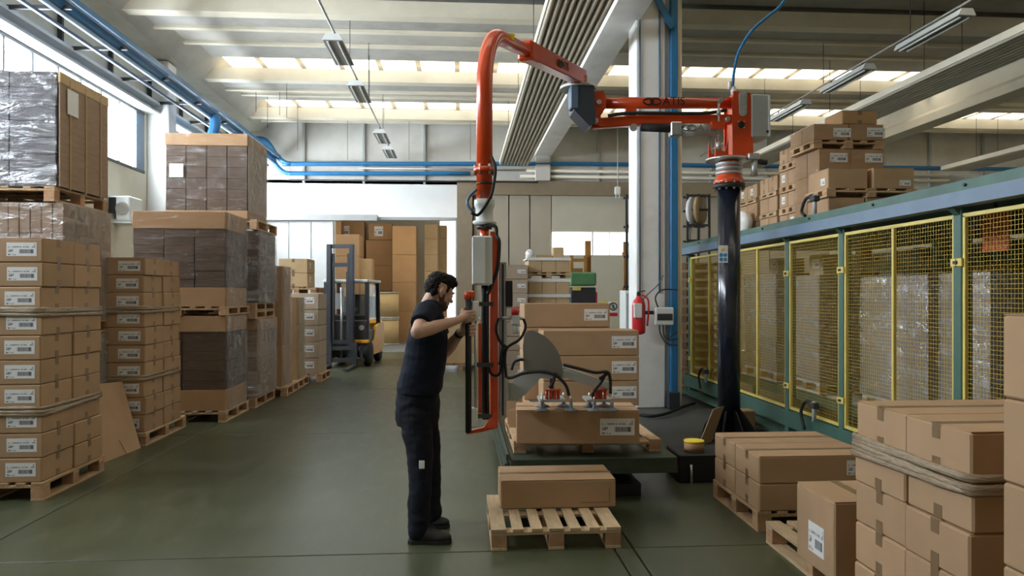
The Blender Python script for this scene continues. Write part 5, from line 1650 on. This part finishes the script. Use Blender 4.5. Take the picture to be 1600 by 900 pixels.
for s in (-1, 1):
    loc('fork', MB().box((s * 0.28, -0.22, 0.3), (0.10, 0.04, 0.5)).prism([(s * 0.28 - 0.05, -0.2, 0.03), (s * 0.28 - 0.05, -0.2, 0.075), (s * 0.28 - 0.05, -1.1, 0.045), (s * 0.28 - 0.05, -1.1, 0.03)], (0.10, 0, 0)), 'dark_steel')
loc('chassis', MB().box((0, 0.85, 0.50), (0.98, 1.5, 0.62), None, 0.05), 'dark_steel')
loc('side_cover', MB().prism([(0.46, 0.35, 0.22), (0.46, 1.65, 0.22), (0.46, 1.65, 0.95), (0.46, 0.9, 0.85), (0.46, 0.7, 0.55), (0.46, 0.35, 0.5)], (0.06, 0, 0)), 'yellow_truck')
loc('side_cover', MB().prism([(-0.52, 0.35, 0.22), (-0.52, 1.65, 0.22), (-0.52, 1.65, 0.95), (-0.52, 0.9, 0.85), (-0.52, 0.35, 0.5)], (0.06, 0, 0)), 'yellow_truck')
loc('counterweight', MB().box((0, 1.75, 0.62), (1.04, 0.45, 0.78), None, 0.10), 'yellow_truck')
loc('rear_frame', MB().box((0, 1.42, 1.30), (0.94, 0.03, 0.5)), 'dark_steel')
loc('front_bumper', MB().box((0.30, 0.10, 0.55), (0.45, 0.12, 0.08), None, 0.02).box((-0.30, 0.10, 0.40), (0.45, 0.12, 0.07)), 'yellow_truck')
loc('front_cowl', MB().box((0, 0.14, 0.72), (0.98, 0.10, 0.62), None, 0.03), 'dark_steel')
loc('dashboard', MB().box((0, 0.26, 1.0), (0.94, 0.22, 0.30), None, 0.03), 'black')
loc('head_lamp', MB().cyl((0.36, 0.08, 0.86), (0.36, 0.12, 0.86), 0.06, 12).cyl((-0.36, 0.08, 0.86), (-0.36, 0.12, 0.86), 0.06, 12), 'steel')
for (x, y) in ((-0.47, 0.15), (0.47, 0.15), (-0.47, 1.45), (0.47, 1.45)):
    loc('pillar', MB().bar((x, y, 0.6), (x * 0.98, y + (0.06 if y < 1 else -0.1), 1.88), 0.09, 0.08), 'black')
rf = loc('roof', MB().box((0, 0.82, 1.90), (1.02, 1.45, 0.07), None, 0.02), 'light_grey')
loc('windscreen', MB().box((0, 0.17, 1.42), (0.88, 0.012, 0.86)), 'glass_cab')
loc('side_glass', MB().box((0.46, 0.8, 1.42), (0.012, 1.15, 0.8)), 'glass_cab')
loc('seat', MB().box((0, 1.0, 1.0), (0.5, 0.5, 0.14), None, 0.04).box((0, 1.25, 1.3), (0.48, 0.14, 0.6), None, 0.05), 'black')
loc('steering_wheel', MB().lathe((0, 0.55, 1.22), [(0.15, 0), (0.17, 0.01), (0.17, 0.025), (0.15, 0.03)], 18, axis=(0, -0.4, 0.9)), 'black')
loc('work_sheet', MB().box((-0.22, 0.30, 1.45), (0.26, 0.02, 0.36)), 'paper')
for s in (-1, 1):
    loc('wheel', MB().lathe((s * 0.46 - 0.09, 0.28, 0.28), [(0.12, 0), (0.25, 0.01), (0.28, 0.04), (0.28, 0.14), (0.25, 0.17), (0.12, 0.18)], 24, axis=(1, 0, 0)), 'rubber')
    loc('wheel', MB().lathe((s * 0.44 - 0.08, 1.5, 0.22), [(0.10, 0), (0.2, 0.01), (0.22, 0.03), (0.22, 0.12), (0.2, 0.15), (0.10, 0.16)], 24, axis=(1, 0, 0)), 'rubber')

# ================================================================== ROOM BEYOND THE DOORWAY: CARTONS AND DRUMS
def far_column(x0, x1, ytop, d, seams, depth, words, group, m='card_orange', name='cardboard_box', lab=None, cat='box'):
    """column of big cartons standing on the floor; seams = px rows between boxes, top row first"""
    c = W((x0 + x1) / 2, 460, d)
    w = (x1 - x0) * d / F
    zs = [CH + (HOR - s) * d / F for s in [ytop] + list(seams)] + [0.001]
    n = len(zs) - 1
    for i in range(n):
        pos = ('topmost' if i == 0 else ('lowest' if i == n - 1 else ('second from top' if i == 1 else ('third from top' if i == 2 else ('fourth from top' if i == 3 else 'fifth from top'))))) if n > 1 else 'only'
        h = zs[i] - zs[i + 1] - 0.004
        carton(c.x, c.y + depth / 2, zs[i + 1], w, depth, h, '%s, %s' % (words, pos) if n > 1 else words, group, m=m, tape=None, top=False, rz=0, labels=[('f', *lab)] if (lab and i == 0) else ())


G = 'cartons beyond the doorway'
far_column(613, 650, 353, 24.6, (398, 441, 487), 0.95, 'tall brown carton in the column beyond the doorway centre', G)
far_column(572, 612, 375, 25.6, (415, 455), 0.9, 'brown carton in the column behind the kraft drums', G)
cc = W(594, 360, 25.7)
carton(cc.x, cc.y + 0.4, CH + (HOR - 374.8) * 25.6 / F + .01, 0.8, 0.8, 0.58, 'brown carton with white sheet high behind the kraft drums', G, m='card_orange', tape=None, labels=[('f', -0.05, 0.3, 0.3, 0.34)])
far_column(663, 683, 350, 25.4, (373, 398, 424, 450, 480), 0.8, 'yellow-brown carton in the narrow column behind the worker', G, m='card_light')
far_column(685, 698, 352, 26.4, (372, 396, 420, 450), 0.8, 'yellow-brown carton in the slimmest column beside the bright gap', G, m='card_light')
far_column(517, 533, 345, 25.2, (366, 420, 470), 0.6, 'brown carton in the leftmost column beyond the doorway', G)
far_column(534, 569, 345, 25.9, (403, 450), 0.9, 'large brown carton behind the forklift mast', G, lab=(-0.3, 0.95, 0.35, 0.35))
far_column(519, 561, 366, 23.4, (400, 440, 490), 0.9, 'wrapped tan carton right behind the forklift', G, m='card')
far_column(562, 581, 404, 23.6, (437, 490), 0.6, 'small tan carton right of the forklift mast', G, m='card_light')
for i in range(2):
    d = 23.6
    c = W(602.5, 460, d)
    t = thing('fibre_drum', '%s of two kraft fibre drums stacked right of the forklift' % ('lower', 'upper')[i], 'drum', (c.x, c.y, 0.001 + i * 0.84), 0, 'kraft drums')
    r = 0.42
    link('drum_body', MB().lathe((0, 0, 0), [(r, 0.03), (r, 0.80)], 28).mesh('drum_body'), 'kraft_drum', t)
    for z in (0.0, 0.79):
        link('rim', MB().cyl((0, 0, z), (0, 0, z + 0.04), r + 0.012, 28).mesh('rim'), 'galv', t)

# pallet with a box seen under the worker's arm
c = W(716, 545, 15.6)
pallet(c.x + 0.05, 15.9, 0, 0.9, 0.7, 'dark low pallet with one box behind the worker', nb=5, m='wood')
carton(c.x + 0.05, 15.9, 0.142, 0.84, 0.62, 0.95, 'large plain box on a pallet behind the worker and the mast', tape=None, m='card_light')

# ================================================================== FAR STACKS RIGHT OF THE MAST
d = 12.9
c = W(858, 460, d)
pallet(c.x, c.y + 0.4, 0, 0.85, 0.8, 'floor pallet of the white-banded tan stack', nb=5)
zrow = [0.142]
hh = (CH + (HOR - 436) * d / F - 0.142) / 5
for r in range(5):
    for q in range(3):
        carton(c.x - 0.245 + q * 0.245, c.y + 0.4, 0.142 + r * hh, 0.24, 0.74, hh - 0.004, 'tan box, %s row, %s of the white-banded stack' % (('lowest', 'second', 'third', 'fourth', 'fifth')[r], ('left', 'middle', 'right')[q]), 'white-banded tan stack', m='card_light', tape=None, top=False)
for i, py in enumerate((462, 438)):
    z = CH + (HOR - py) * d / F
    t = thing('white_band', '%s white film band around the tan stack behind the box pile' % ('lower', 'upper')[i], 'film band', (c.x, c.y + 0.4, z))
    Kit(t).add('band', MB().box((c.x, c.y + 0.02, z), (0.76, 0.012, 0.055)).box((c.x + 0.375, c.y + 0.4, z), (0.012, 0.78, 0.055)).box((c.x - 0.375, c.y + 0.4, z), (0.012, 0.78, 0.055)), 'white_plastic')
zt3 = 0.142 + 5 * hh
pallet(c.x, c.y + 0.4, zt3 + 0.03, 0.78, 0.76, 'pallet in the upper part of the white-banded stack', h=0.085, nb=5)
zt4 = zt3 + 0.118
for q in range(3):
    carton(c.x - 0.245 + q * 0.245, c.y + 0.4, zt4, 0.24, 0.74, 0.21, 'tan box above the upper pallet of the white-banded stack, %s' % ('left', 'middle', 'right')[q], 'white-banded tan stack', m='card_light', tape=None)
t = thing('white_band', 'topmost white film band with loose end on the tan stack', 'film band', (c.x, c.y + 0.4, zt4 + 0.24))
mb = MB().box((c.x, c.y + 0.02, zt4 + 0.235), (0.78, 0.02, 0.05)).box((c.x, c.y + 0.4, zt4 + 0.24), (0.78, 0.78, 0.03))
Kit(t).add('band', mb, 'white_plastic')
mb = MB(); cc = Vector((c.x - 0.32, c.y + 0.1, zt4 + 0.31)); mb.ellipsoid(cc, (0.09, 0.1, 0.10), None, 14, 10)
mb.v = [tuple(Vector(v) + (Vector(v) - cc).normalized() * 0.03 * mnoise.noise(Vector(v) * 16)) for v in mb.v]
Kit(t).add('crumpled_film', mb, 'white_plastic')
carton(c.x + 0.20, c.y + 0.4, zt4 + 0.256, 0.19, 0.3, 0.2, 'small upright tan box on top of the white-banded stack', m='card_light', tape=None)
carton(c.x - 0.06, c.y + 0.42, zt4 + 0.256, 0.28, 0.3, 0.07, 'flat tan box lying on top of the white-banded stack', m='card_light', tape=None)
c2_ = W(806, 460, 12.6)
pallet(c2_.x, c2_.y + 0.4, 0, 0.46, 0.8, 'narrow floor pallet of the grey labelled boxes behind the gripper', nb=5)
for i in range(8):
    carton(c2_.x, c2_.y + 0.4, 0.142 + i * 0.246, 0.42, 0.72, 0.243, 'grey labelled box behind the gripper mast, %s of its column' % (ORD[i] if i < 7 else 'topmost'), 'grey labelled boxes behind the mast', m='card_grey', tape=None, top=(i == 7), labels=[('f', 0.10, 0.13, 0.14, 0.065)])

# ---- stacker truck and ochre masts far right
sp = W(911, 460, 16.2)
stk = thing('stacker_truck', 'ochre and green stacker truck standing before the beige door window', 'stacker', (sp.x, sp.y, 0))
k = Kit(stk)
zq = lambda py, d_=16.2: CH + (HOR - py) * d_ / F
k.add('green_hood', MB().box((sp.x, sp.y + 0.3, zq(436)), (0.58, 0.7, zq(426) - zq(447)), None, 0.03), 'green_bright')
k.add('body', MB().box((sp.x, sp.y + 0.3, zq(449) / 2 + 0.05), (0.56, 0.68, zq(449) - 0.1), None, 0.02), 'dark_steel')
k.add('red_edge', MB().box((sp.x + 0.29, sp.y - 0.06, 0.9), (0.03, 0.03, 1.5)), 'tail_red')
for (px) in (895, 917):
    k.add('mast_post', MB().box((W(px, 0, 16.2).x, sp.y + 0.2, (zq(430) + zq(400)) / 2), (0.07, 0.09, zq(400) - zq(434))), 'mast_ochre')
k.add('mast_post', MB().box((W(923, 0, 16.2).x, sp.y + 0.35, (zq(430) + zq(377)) / 2), (0.12, 0.12, zq(376) - zq(434))), 'mast_ochre')
k.add('mast_crossbar', MB().box((W(906, 0, 16.2).x, sp.y + 0.2, zq(406)), (0.34, 0.06, 0.07)), 'mast_ochre')
k.add('load_box', MB().box((W(906, 0, 16.2).x, sp.y + 0.5, zq(424)), (0.26, 0.3, 0.16), None, 0.01), 'card_orange')
k.add('lamp', MB().box((sp.x - 0.15, sp.y - 0.05, zq(451)), (0.18, 0.05, 0.08)), 'yellow')
for s in (-0.22, 0.22):
    k.add('wheel', MB().cyl((sp.x + s - 0.04, sp.y + 0.1, 0.1), (sp.x + s + 0.04, sp.y + 0.1, 0.1), 0.10, 14), 'rubber')
op = W(980, 460, 14.6)
om = thing('order_mast', 'slim ochre lifting mast standing left of the white column', 'lift mast', (op.x, op.y, 0))
k = Kit(om)
zq2 = lambda py: CH + (HOR - py) * 14.6 / F
for s in (-0.05, 0.06):
    k.add('mast_rail', MB().box((op.x + s, op.y, zq2(378) / 2), (0.055, 0.09, zq2(378))), 'mast_ochre')
for z in (0.1, 0.9, 1.7, 2.4):
    k.add('mast_crossbar', MB().box((op.x, op.y, z), (0.2, 0.05, 0.07)), 'mast_ochre')
k.add('base', MB().box((op.x, op.y + 0.2, 0.06), (0.4, 0.6, 0.12), None, 0.02), 'dark_steel')
k.add('top_arm', MB().bar((op.x, op.y, zq2(382)), (op.x + 0.35, op.y, zq2(376)), 0.04, 0.04), 'dark_steel')
# yellow gate with a no-entry sign
gpn = W(959, 460, 12.4)
gt = thing('safety_gate', 'yellow tubular safety gate with round no-entry sign', 'gate', (gpn.x, gpn.y, 0))
k = Kit(gt)
zq3 = lambda py: CH + (HOR - py) * 12.4 / F
gx0, gx1 = W(941, 0, 12.4).x, W(977, 0, 12.4).x
for x in (gx0, gx1):
    k.add('gate_post', MB().box((x, gpn.y, zq3(471) / 2), (0.04, 0.04, zq3(471))), 'yellow')
for z in (zq3(471), 0.75, 0.15):
    k.add('gate_rail', MB().box(((gx0 + gx1) / 2, gpn.y, z), (gx1 - gx0, 0.035, 0.035)), 'yellow')
for i in range(1, 4):
    k.add('gate_bar', MB().box((gx0 + (gx1 - gx0) * i / 4, gpn.y, zq3(471) / 2), (0.012, 0.012, zq3(471) - 0.1)), 'yellow')
sc_ = W(958, 483, 12.37)
sg = k.add('sign_plate', MB().box(sc_, (0.175, 0.008, 0.26), None, 0.003), 'paper', label='white sign plate')
k.add('sign_ring', MB().tube([sc_ + Vector((0.062 * math.cos(a), -0.008, 0.045 + 0.062 * math.sin(a))) for a in [i * math.pi / 12 for i in range(24)]], 0.009, 5, closed=True), 'black', sg)
k.add('sign_figure', MB().box(sc_ + Vector((0, -0.006, 0.045)), (0.018, 0.004, 0.05)).box(sc_ + Vector((0, -0.006, 0.083)), (0.018, 0.004, 0.018)).bar(sc_ + Vector((0, -0.006, 0.03)), sc_ + Vector((0.025, -0.006, 0.0)), 0.004, 0.012).bar(sc_ + Vector((0, -0.006, 0.03)), sc_ + Vector((-0.02, -0.006, 0.0)), 0.004, 0.012).bar(sc_ + Vector((-0.025, -0.006, 0.06)), sc_ + Vector((0.025, -0.006, 0.05)), 0.004, 0.01), 'black', sg)
k.add('sign_slash', MB().bar(sc_ + Vector((-0.042, -0.009, 0.087)), sc_ + Vector((0.042, -0.009, 0.003)), 0.003, 0.008), 'black', sg)
k.add('sign_band', MB().box(sc_ + Vector((0, -0.006, -0.09)), (0.15, 0.004, 0.06)), 'red', sg)
# grey cabinet behind the extinguisher
cbp = W(988, 460, 11.2)
gc = thing('steel_cabinet', 'grey steel cabinet behind the fire extinguisher', 'cabinet', (cbp.x, cbp.y, 0))
k = Kit(gc)
k.add('body', MB().box((cbp.x + 0.02, cbp.y + 0.2, 0.83), (0.26, 0.4, 1.66), None, 0.01), 'light_grey')
k.add('door', MB().box((cbp.x + 0.02, cbp.y - 0.006, 0.83), (0.23, 0.012, 1.58), None, 0.004), 'grey_paint')
k.add('hose_loop', MB().tube(spline([W(990, 447, 11.15), W(985, 438, 11.1), W(990, 430, 11.1), W(1000, 436, 11.1)]), 0.014, 8), 'rubber')
# steel lattice racks with reels on both sides of the column
def lattice(px0, px1, pyt, pyb, d, label, discs):
    a, b = W(px0, pyb, d), W(px1, pyt, d)
    t = thing('reel_rack', label, 'rack', ((a.x + b.x) / 2, a.y, 0))
    k = Kit(t)
    n = 4
    for i in range(n + 1):
        x = a.x + (b.x - a.x) * i / n
        k.add('upright', MB().box((x, a.y + (0.25 if i % 2 else 0), b.z / 2), (0.035, 0.035, b.z)), 'galv' if i % 2 else 'dark_steel')
    for z in (0.3, a.z, a.z + (b.z - a.z) * 0.33, a.z + (b.z - a.z) * 0.66, b.z - 0.03):
        for dy in (0, 0.25):
            k.add('shelf_bar', MB().box(((a.x + b.x) / 2, a.y + dy, z), (b.x - a.x, 0.04, 0.04)), 'dark_steel')
    k.add('brace', MB().bar((a.x, a.y + .05, a.z), (b.x, a.y + .05, b.z), 0.02, 0.03), 'galv')
    for (px, py, rx, m) in discs:
        c = W(px, py, d + 0.1)
        k.add('reel', MB().lathe(c, [(0.02, -0.03), (rx, -0.03), (rx, 0.03), (0.02, 0.03)], 24, axis=(0.75, -0.65, 0)), m)
    return t


lattice(979, 1003, 304, 448, 13.4, 'dark steel lattice rack just left of the white column', [(993, 322, 0.16, 'paper')])
lattice(1074, 1109, 303, 376, 13.2, 'steel lattice rack with white reels right of the white column', [(1083, 330, 0.26, 'paper'), (1094, 328, 0.26, 'card_light')])

# ================================================================== THE WORKER
RTV = Vector((cs, -sn, 0)); AWV = Vector((sn, cs, 0)); UP = Vector((0, 0, 1))
BD = 4.97
psi = R(4)
fv = RTV * math.cos(psi) + AWV * math.sin(psi)
lv_ = Vector((-fv.y, fv.x, 0))


def remeshed(name, mb, voxel, m, parent, smooth=4, disp=0.0, dscale=8.0):
    me = mb.mesh(name)
    o = bpy.data.objects.new(name, me)
    r = o.modifiers.new('r', 'REMESH'); r.mode = 'VOXEL'; r.voxel_size = voxel
    s = o.modifiers.new('s', 'SMOOTH'); s.iterations = smooth; s.factor = 0.5
    me2 = baked(o)
    bpy.data.meshes.remove(me)
    if disp:
        nr_ = [v.normal.copy() for v in me2.vertices]
        for v, n_ in zip(me2.vertices, nr_):
            q = Vector((v.co.x * dscale, v.co.y * dscale, v.co.z * dscale * 1.8))
            v.co += n_ * disp * (mnoise.noise(q) + 0.5 * mnoise.noise(q * 2.3))
    for v in me2.vertices:
        v.co = v.co - Vector(wk_root.location)
    me2.polygons.foreach_set('use_smooth', [True] * len(me2.polygons))
    me2.update()
    return link(name, me2, m, parent)


def loft(mb, rings, n=24, pw=2.3):
    """rings: (centre, half along fv, half along lv)"""
    vs = []
    for (c, a, b) in rings:
        for i in range(n):
            t = 2 * math.pi * i / n
            ct, st = math.cos(t), math.sin(t)
            x = abs(ct) ** (2 / pw) * (1 if ct >= 0 else -1)
            y = abs(st) ** (2 / pw) * (1 if st >= 0 else -1)
            vs.append(c + fv * (a * x) + lv_ * (b * y))
    fs = []
    for j in range(len(rings) - 1):
        for i in range(n):
            fs.append((j * n + i, j * n + (i + 1) % n, (j + 1) * n + (i + 1) % n, (j + 1) * n + i))
    fs.append(tuple(reversed(range(n)))); fs.append(tuple((len(rings) - 1) * n + i for i in range(n)))
    mb._add(vs, fs, True)


def ring(py, xb, xf, lat, d=BD, shrink=0.0):
    hw = (xf - xb) / 2 * d / F
    a = math.sqrt(max(hw * hw - (lat * math.sin(psi)) ** 2, 0.0016)) / math.cos(psi)
    return (W((xb + xf) / 2, py, d), a - shrink, lat - shrink)


def limb(mb, pts, rs, n=14):
    P = spline(pts, 5)
    rr = []
    for i in range(len(pts) - 1):
        for q in range(5): rr.append(rs[i] + (rs[i + 1] - rs[i]) * q / 5)
    rr.append(rs[-1])
    mb.tube(P, rr, n)
    mb.ellipsoid(pts[0], (rs[0],) * 3, None, 12, 8)
    mb.ellipsoid(pts[-1], (rs[-1],) * 3, None, 12, 8)


wk_root = thing('person', 'worker in dark navy t-shirt and trousers holding the handle bar of the manipulator', 'person', (W(660, 838, 4.88).x, W(660, 838, 4.88).y, 0))
# --- joints
chest = W(668, 488, BD)
S_R = chest - lv_ * 0.165 + Vector((0, 0, 0.0)); S_L = chest + lv_ * 0.165
E_R = W(652, 519, 4.60); E_L = W(697, 549, 5.22)
bar = W(732, 500, HD); bx_, by_ = bar.x, bar.y
G_R = Vector((bx_, by_, W(732, 494, HD).z)); G_L = Vector((bx_, by_, W(732, 516, HD).z))
Wr_R = W(713, 501, 4.83); Wr_L = W(719, 520, 5.03)
Hc = W(687, 454, BD)
neckb = W(669, 478, BD)
# head frame
ph, pp_ = R(30), R(22)
hf = (RTV * math.cos(ph) + AWV * math.sin(ph)) * math.cos(pp_) - UP * math.sin(pp_)
hl = Vector((-(RTV * math.cos(ph) + AWV * math.sin(ph)).y, (RTV * math.cos(ph) + AWV * math.sin(ph)).x, 0)).normalized()
hu = hf.cross(hl)
HM = Matrix((hf, hl, hu)).transposed()


def hp(x, y, z): return Hc + HM @ Vector((x, y, z))


body = MB()
# torso, pelvis, legs (mostly under the clothes)
torso_rings = [ring(472, 663, 684, 0.07), ring(482, 652, 691, 0.185), ring(492, 647, 694, 0.205), ring(510, 642, 697, 0.195), ring(540, 635, 698, 0.175), ring(570, 631, 694, 0.165), ring(600, 625, 689, 0.165), ring(625, 620, 686, 0.17), ring(650, 622, 684, 0.17)]
loft(body, [(c, max(a - 0.02, 0.03), b - 0.02) for (c, a, b) in torso_rings])
leg_n = [W(650, 645, 4.88), W(653, 685, 4.85), W(657, 728, 4.82), W(656, 772, 4.78), W(654, 828, 4.75)]
leg_f = [W(660, 645, 5.06), W(665, 685, 5.07), W(670, 725, 5.08), W(672, 765, 5.07), W(675, 806, 5.06)]
limb(body, leg_n, [0.085, 0.075, 0.055, 0.052, 0.038])
limb(body, leg_f, [0.085, 0.075, 0.055, 0.052, 0.038])
# arms
for (S, E, Wr) in ((S_R, E_R, Wr_R), (S_L, E_L, Wr_L)):
    limb(body, [S, S.lerp(E, 0.5), E], [0.058, 0.050, 0.043])
    limb(body, [E, E.lerp(Wr, 0.35), Wr], [0.043, 0.046, 0.027])
# hands gripping the bar
for (G, Wr, near) in ((G_R, Wr_R, 1), (G_L, Wr_L, -1)):
    out = -AWV * near
    palm = G + out * 0.034 - RTV * 0.022
    limb(body, [Wr, Wr.lerp(palm, 0.5), palm], [0.027, 0.026, 0.026], 12)
    body.ellipsoid(palm, (0.036, 0.017, 0.042), Matrix((RTV, AWV, UP)).transposed(), 12, 8)
    for i, (rad, ln) in enumerate(((0.0095, 1.0), (0.0098, 1.08), (0.0095, 1.0), (0.0085, 0.85))):
        z = 0.032 - i * 0.0215
        b0 = G + UP * z
        fp_ = [palm + UP * z * 0.9 + RTV * 0.018, b0 + out * 0.036 + RTV * 0.020 * ln, b0 + out * 0.012 + RTV * 0.040 * ln, b0 - out * 0.016 + RTV * 0.036 * ln, b0 - out * 0.032 + RTV * 0.012]
        limb(body, fp_, [rad * 1.1, rad * 1.08, rad, rad * 0.95, rad * 0.85], 10)
    tp = [palm + UP * 0.012 - RTV * 0.022, palm + UP * 0.040 - RTV * 0.018 - out * 0.012, G + UP * 0.052 - RTV * 0.026 - out * 0.010, G + UP * 0.056 - RTV * 0.005 - out * 0.032]
    limb(body, tp, [0.014, 0.012, 0.011, 0.0095], 10)
# neck and head
limb(body, [neckb - UP * 0.03, neckb.lerp(hp(-0.03, 0, -0.07), 0.5), hp(-0.025, 0, -0.05)], [0.068, 0.057, 0.056])
EL = lambda x, y, z, a, b, c: body.ellipsoid(hp(x, y, z), (a, b, c), HM, 18, 12)
EL(-0.012, 0, 0.025, 0.098, 0.076, 0.090)
EL(0.030, 0, -0.040, 0.064, 0.060, 0.085)
EL(0.052, 0, -0.095, 0.038, 0.036, 0.028)
EL(0.020, 0.03, -0.075, 0.045, 0.030, 0.040); EL(0.020, -0.03, -0.075, 0.045, 0.030, 0.040)
EL(0.104, 0, -0.036, 0.018, 0.014, 0.014); EL(0.094, 0, -0.014, 0.012, 0.010, 0.034)
EL(0.080, 0.028, 0.012, 0.014, 0.024, 0.010); EL(0.080, -0.028, 0.012, 0.014, 0.024, 0.010)
EL(0.088, 0, -0.066, 0.012, 0.022, 0.007); EL(0.085, 0, -0.079, 0.013, 0.020, 0.007)
EL(0.065, 0.040, -0.035, 0.022, 0.018, 0.022); EL(0.065, -0.040, -0.035, 0.022, 0.018, 0.022)
for s in (-1, 1):
    EL(-0.014, s * 0.079, -0.016, 0.018, 0.010, 0.029)
    EL(-0.008, s * 0.076, -0.040, 0.011, 0.008, 0.014)
skin = remeshed('body', body, 0.0048, 'skin', wk_root, 3)
skin['label'] = 'bare forearms, hands, neck and head'
for s in (-1, 1):
    e = MB().ellipsoid(hp(0.079, s * 0.031, -0.006), (0.011, 0.012, 0.011), HM, 12, 8)
    remeshed('eye', e, 0.003, 'eye_white', wk_root, 1)
    e = MB().ellipsoid(hp(0.088, s * 0.031, -0.008), (0.004, 0.006, 0.006), HM, 10, 6)
    remeshed('iris', e, 0.0015, 'black', wk_root, 0)
    e = MB().ellipsoid(hp(0.090, s * 0.031, 0.018), (0.006, 0.020, 0.004), HM, 12, 6)
    remeshed('eyebrow', e, 0.002, 'hair', wk_root, 1)
hr = MB()
HE = lambda x, y, z, a, b, c: hr.ellipsoid(hp(x, y, z), (a, b, c), HM, 18, 12)
HE(-0.008, 0, 0.060, 0.100, 0.079, 0.064)
HE(-0.052, 0, 0.018, 0.062, 0.073, 0.076)
HE(0.062, 0, 0.078, 0.042, 0.060, 0.028)
HE(0.030, 0, 0.094, 0.066, 0.058, 0.034)
for s in (-1, 1):
    HE(0.026, s * 0.070, 0.018, 0.012, 0.008, 0.026)
    HE(-0.055, s * 0.045, -0.028, 0.026, 0.024, 0.034)
hair = remeshed('hair', hr, 0.005, 'hair', wk_root, 2, 0.006, 45.0)
br_ = MB()
BE = lambda x, y, z, a, b, c: br_.ellipsoid(hp(x, y, z), (a, b, c), HM, 16, 10)
BE(0.055, 0, -0.100, 0.040, 0.039, 0.028)
for s in (-1, 1):
    BE(0.026, s * 0.034, -0.082, 0.043, 0.030, 0.036)
    BE(0.012, s * 0.052, -0.050, 0.020, 0.014, 0.036)
    BE(0.078, s * 0.018, -0.090, 0.016, 0.014, 0.014)
BE(0.092, 0, -0.058, 0.011, 0.024, 0.005)
remeshed('beard', br_, 0.004, 'beard', wk_root, 2)
# t-shirt
sh = MB()
loft(sh, [ring(467, 664, 684, 0.072), ring(473, 659, 687, 0.115), ring(480, 653, 691, 0.185), ring(492, 647, 694, 0.212), ring(510, 641, 698, 0.205), ring(540, 634, 700, 0.188), ring(570, 629, 697, 0.180), ring(595, 622, 692, 0.180), ring(613, 620, 690, 0.184)])
for (S, E) in ((S_R, E_R), (S_L, E_L)):
    limb(sh, [S, S.lerp(E, 0.35)], [0.082, 0.078])
    q = S.lerp(E, 0.62)
    sh.tube([S.lerp(E, 0.2), S.lerp(E, 0.45), q], [0.080, 0.076, 0.073], 18)
shirt = remeshed('t_shirt', sh, 0.0065, 'shirt', wk_root, 4, 0.007, 7.0)
# trousers
tr = MB()
loft(tr, [ring(605, 621, 688, 0.172), ring(625, 618, 687, 0.18), ring(645, 618, 687, 0.18), ring(662, 621, 685, 0.175)])
limb(tr, leg_n, [0.105, 0.098, 0.080, 0.074, 0.070], 18)
limb(tr, leg_f, [0.105, 0.098, 0.080, 0.072, 0.068], 18)
trs = remeshed('trousers', tr, 0.0075, 'trousers', wk_root, 4, 0.009, 7.0)
c = W(659, 726, 4.73)
tagp = MB().box(c, (0.036, 0.008, 0.052), -TH, 0.002)
tagp.v = [tuple(Vector(v) - Vector(wk_root.location)) for v in tagp.v]
link('reflective_patch', tagp.mesh('reflective_patch'), 'paper', trs)
# shoes
for (heel, toe, d, top) in (((637, 846), (706, 847), 4.74, leg_n[-1]), ((668, 822), (703, 821), 5.05, leg_f[-1])):
    a, b = W(heel[0], heel[1], d), W(toe[0], toe[1], d)
    if d > 5: a = b - RTV * 0.29
    a.z = b.z = 0
    dr_ = (b - a).normalized(); ln = (b - a).length
    Mx = Matrix((dr_, Vector((-dr_.y, dr_.x, 0)), UP)).transposed()
    s = MB()
    s.ellipsoid(a + dr_ * 0.06 + UP * 0.05, (0.055, 0.042, 0.05), Mx, 16, 10)
    s.ellipsoid(a + dr_ * ln * 0.5 + UP * 0.045, (0.12, 0.045, 0.045), Mx, 16, 10)
    s.ellipsoid(b - dr_ * 0.085 + UP * 0.038, (0.085, 0.050, 0.038), Mx, 16, 10)
    s.ellipsoid(a + dr_ * 0.075 + UP * 0.085, (0.055, 0.045, 0.05), Mx, 16, 10)
    sho = remeshed('shoe', s, 0.006, 'shoe', wk_root, 3)
    so = MB()
    pl = [(0.005, -0.03), (0.03, -0.042), (0.12, -0.038), (0.20, -0.052), (0.27, -0.042), (ln, 0.0), (0.27, 0.042), (0.20, 0.052), (0.12, 0.038), (0.03, 0.042), (0.005, 0.03)]
    so.prism([a + Mx @ Vector((x, y, 0.001)) for x, y in pl], (0, 0, 0.024))
    so.v = [tuple(Vector(v) - Vector(wk_root.location)) for v in so.v]
    link('sole', so.mesh('sole'), 'rubber', wk_root)
# wrist watch on the far arm
wd_ = (Wr_L - E_L).normalized()
wt = MB().tube([Wr_L - wd_ * 0.025, Wr_L + wd_ * 0.0], 0.033, 16)
wt.v = [tuple(Vector(v) - Vector(wk_root.location)) for v in wt.v]
link('wrist_watch', wt.mesh('wrist_watch'), 'black', wk_root)
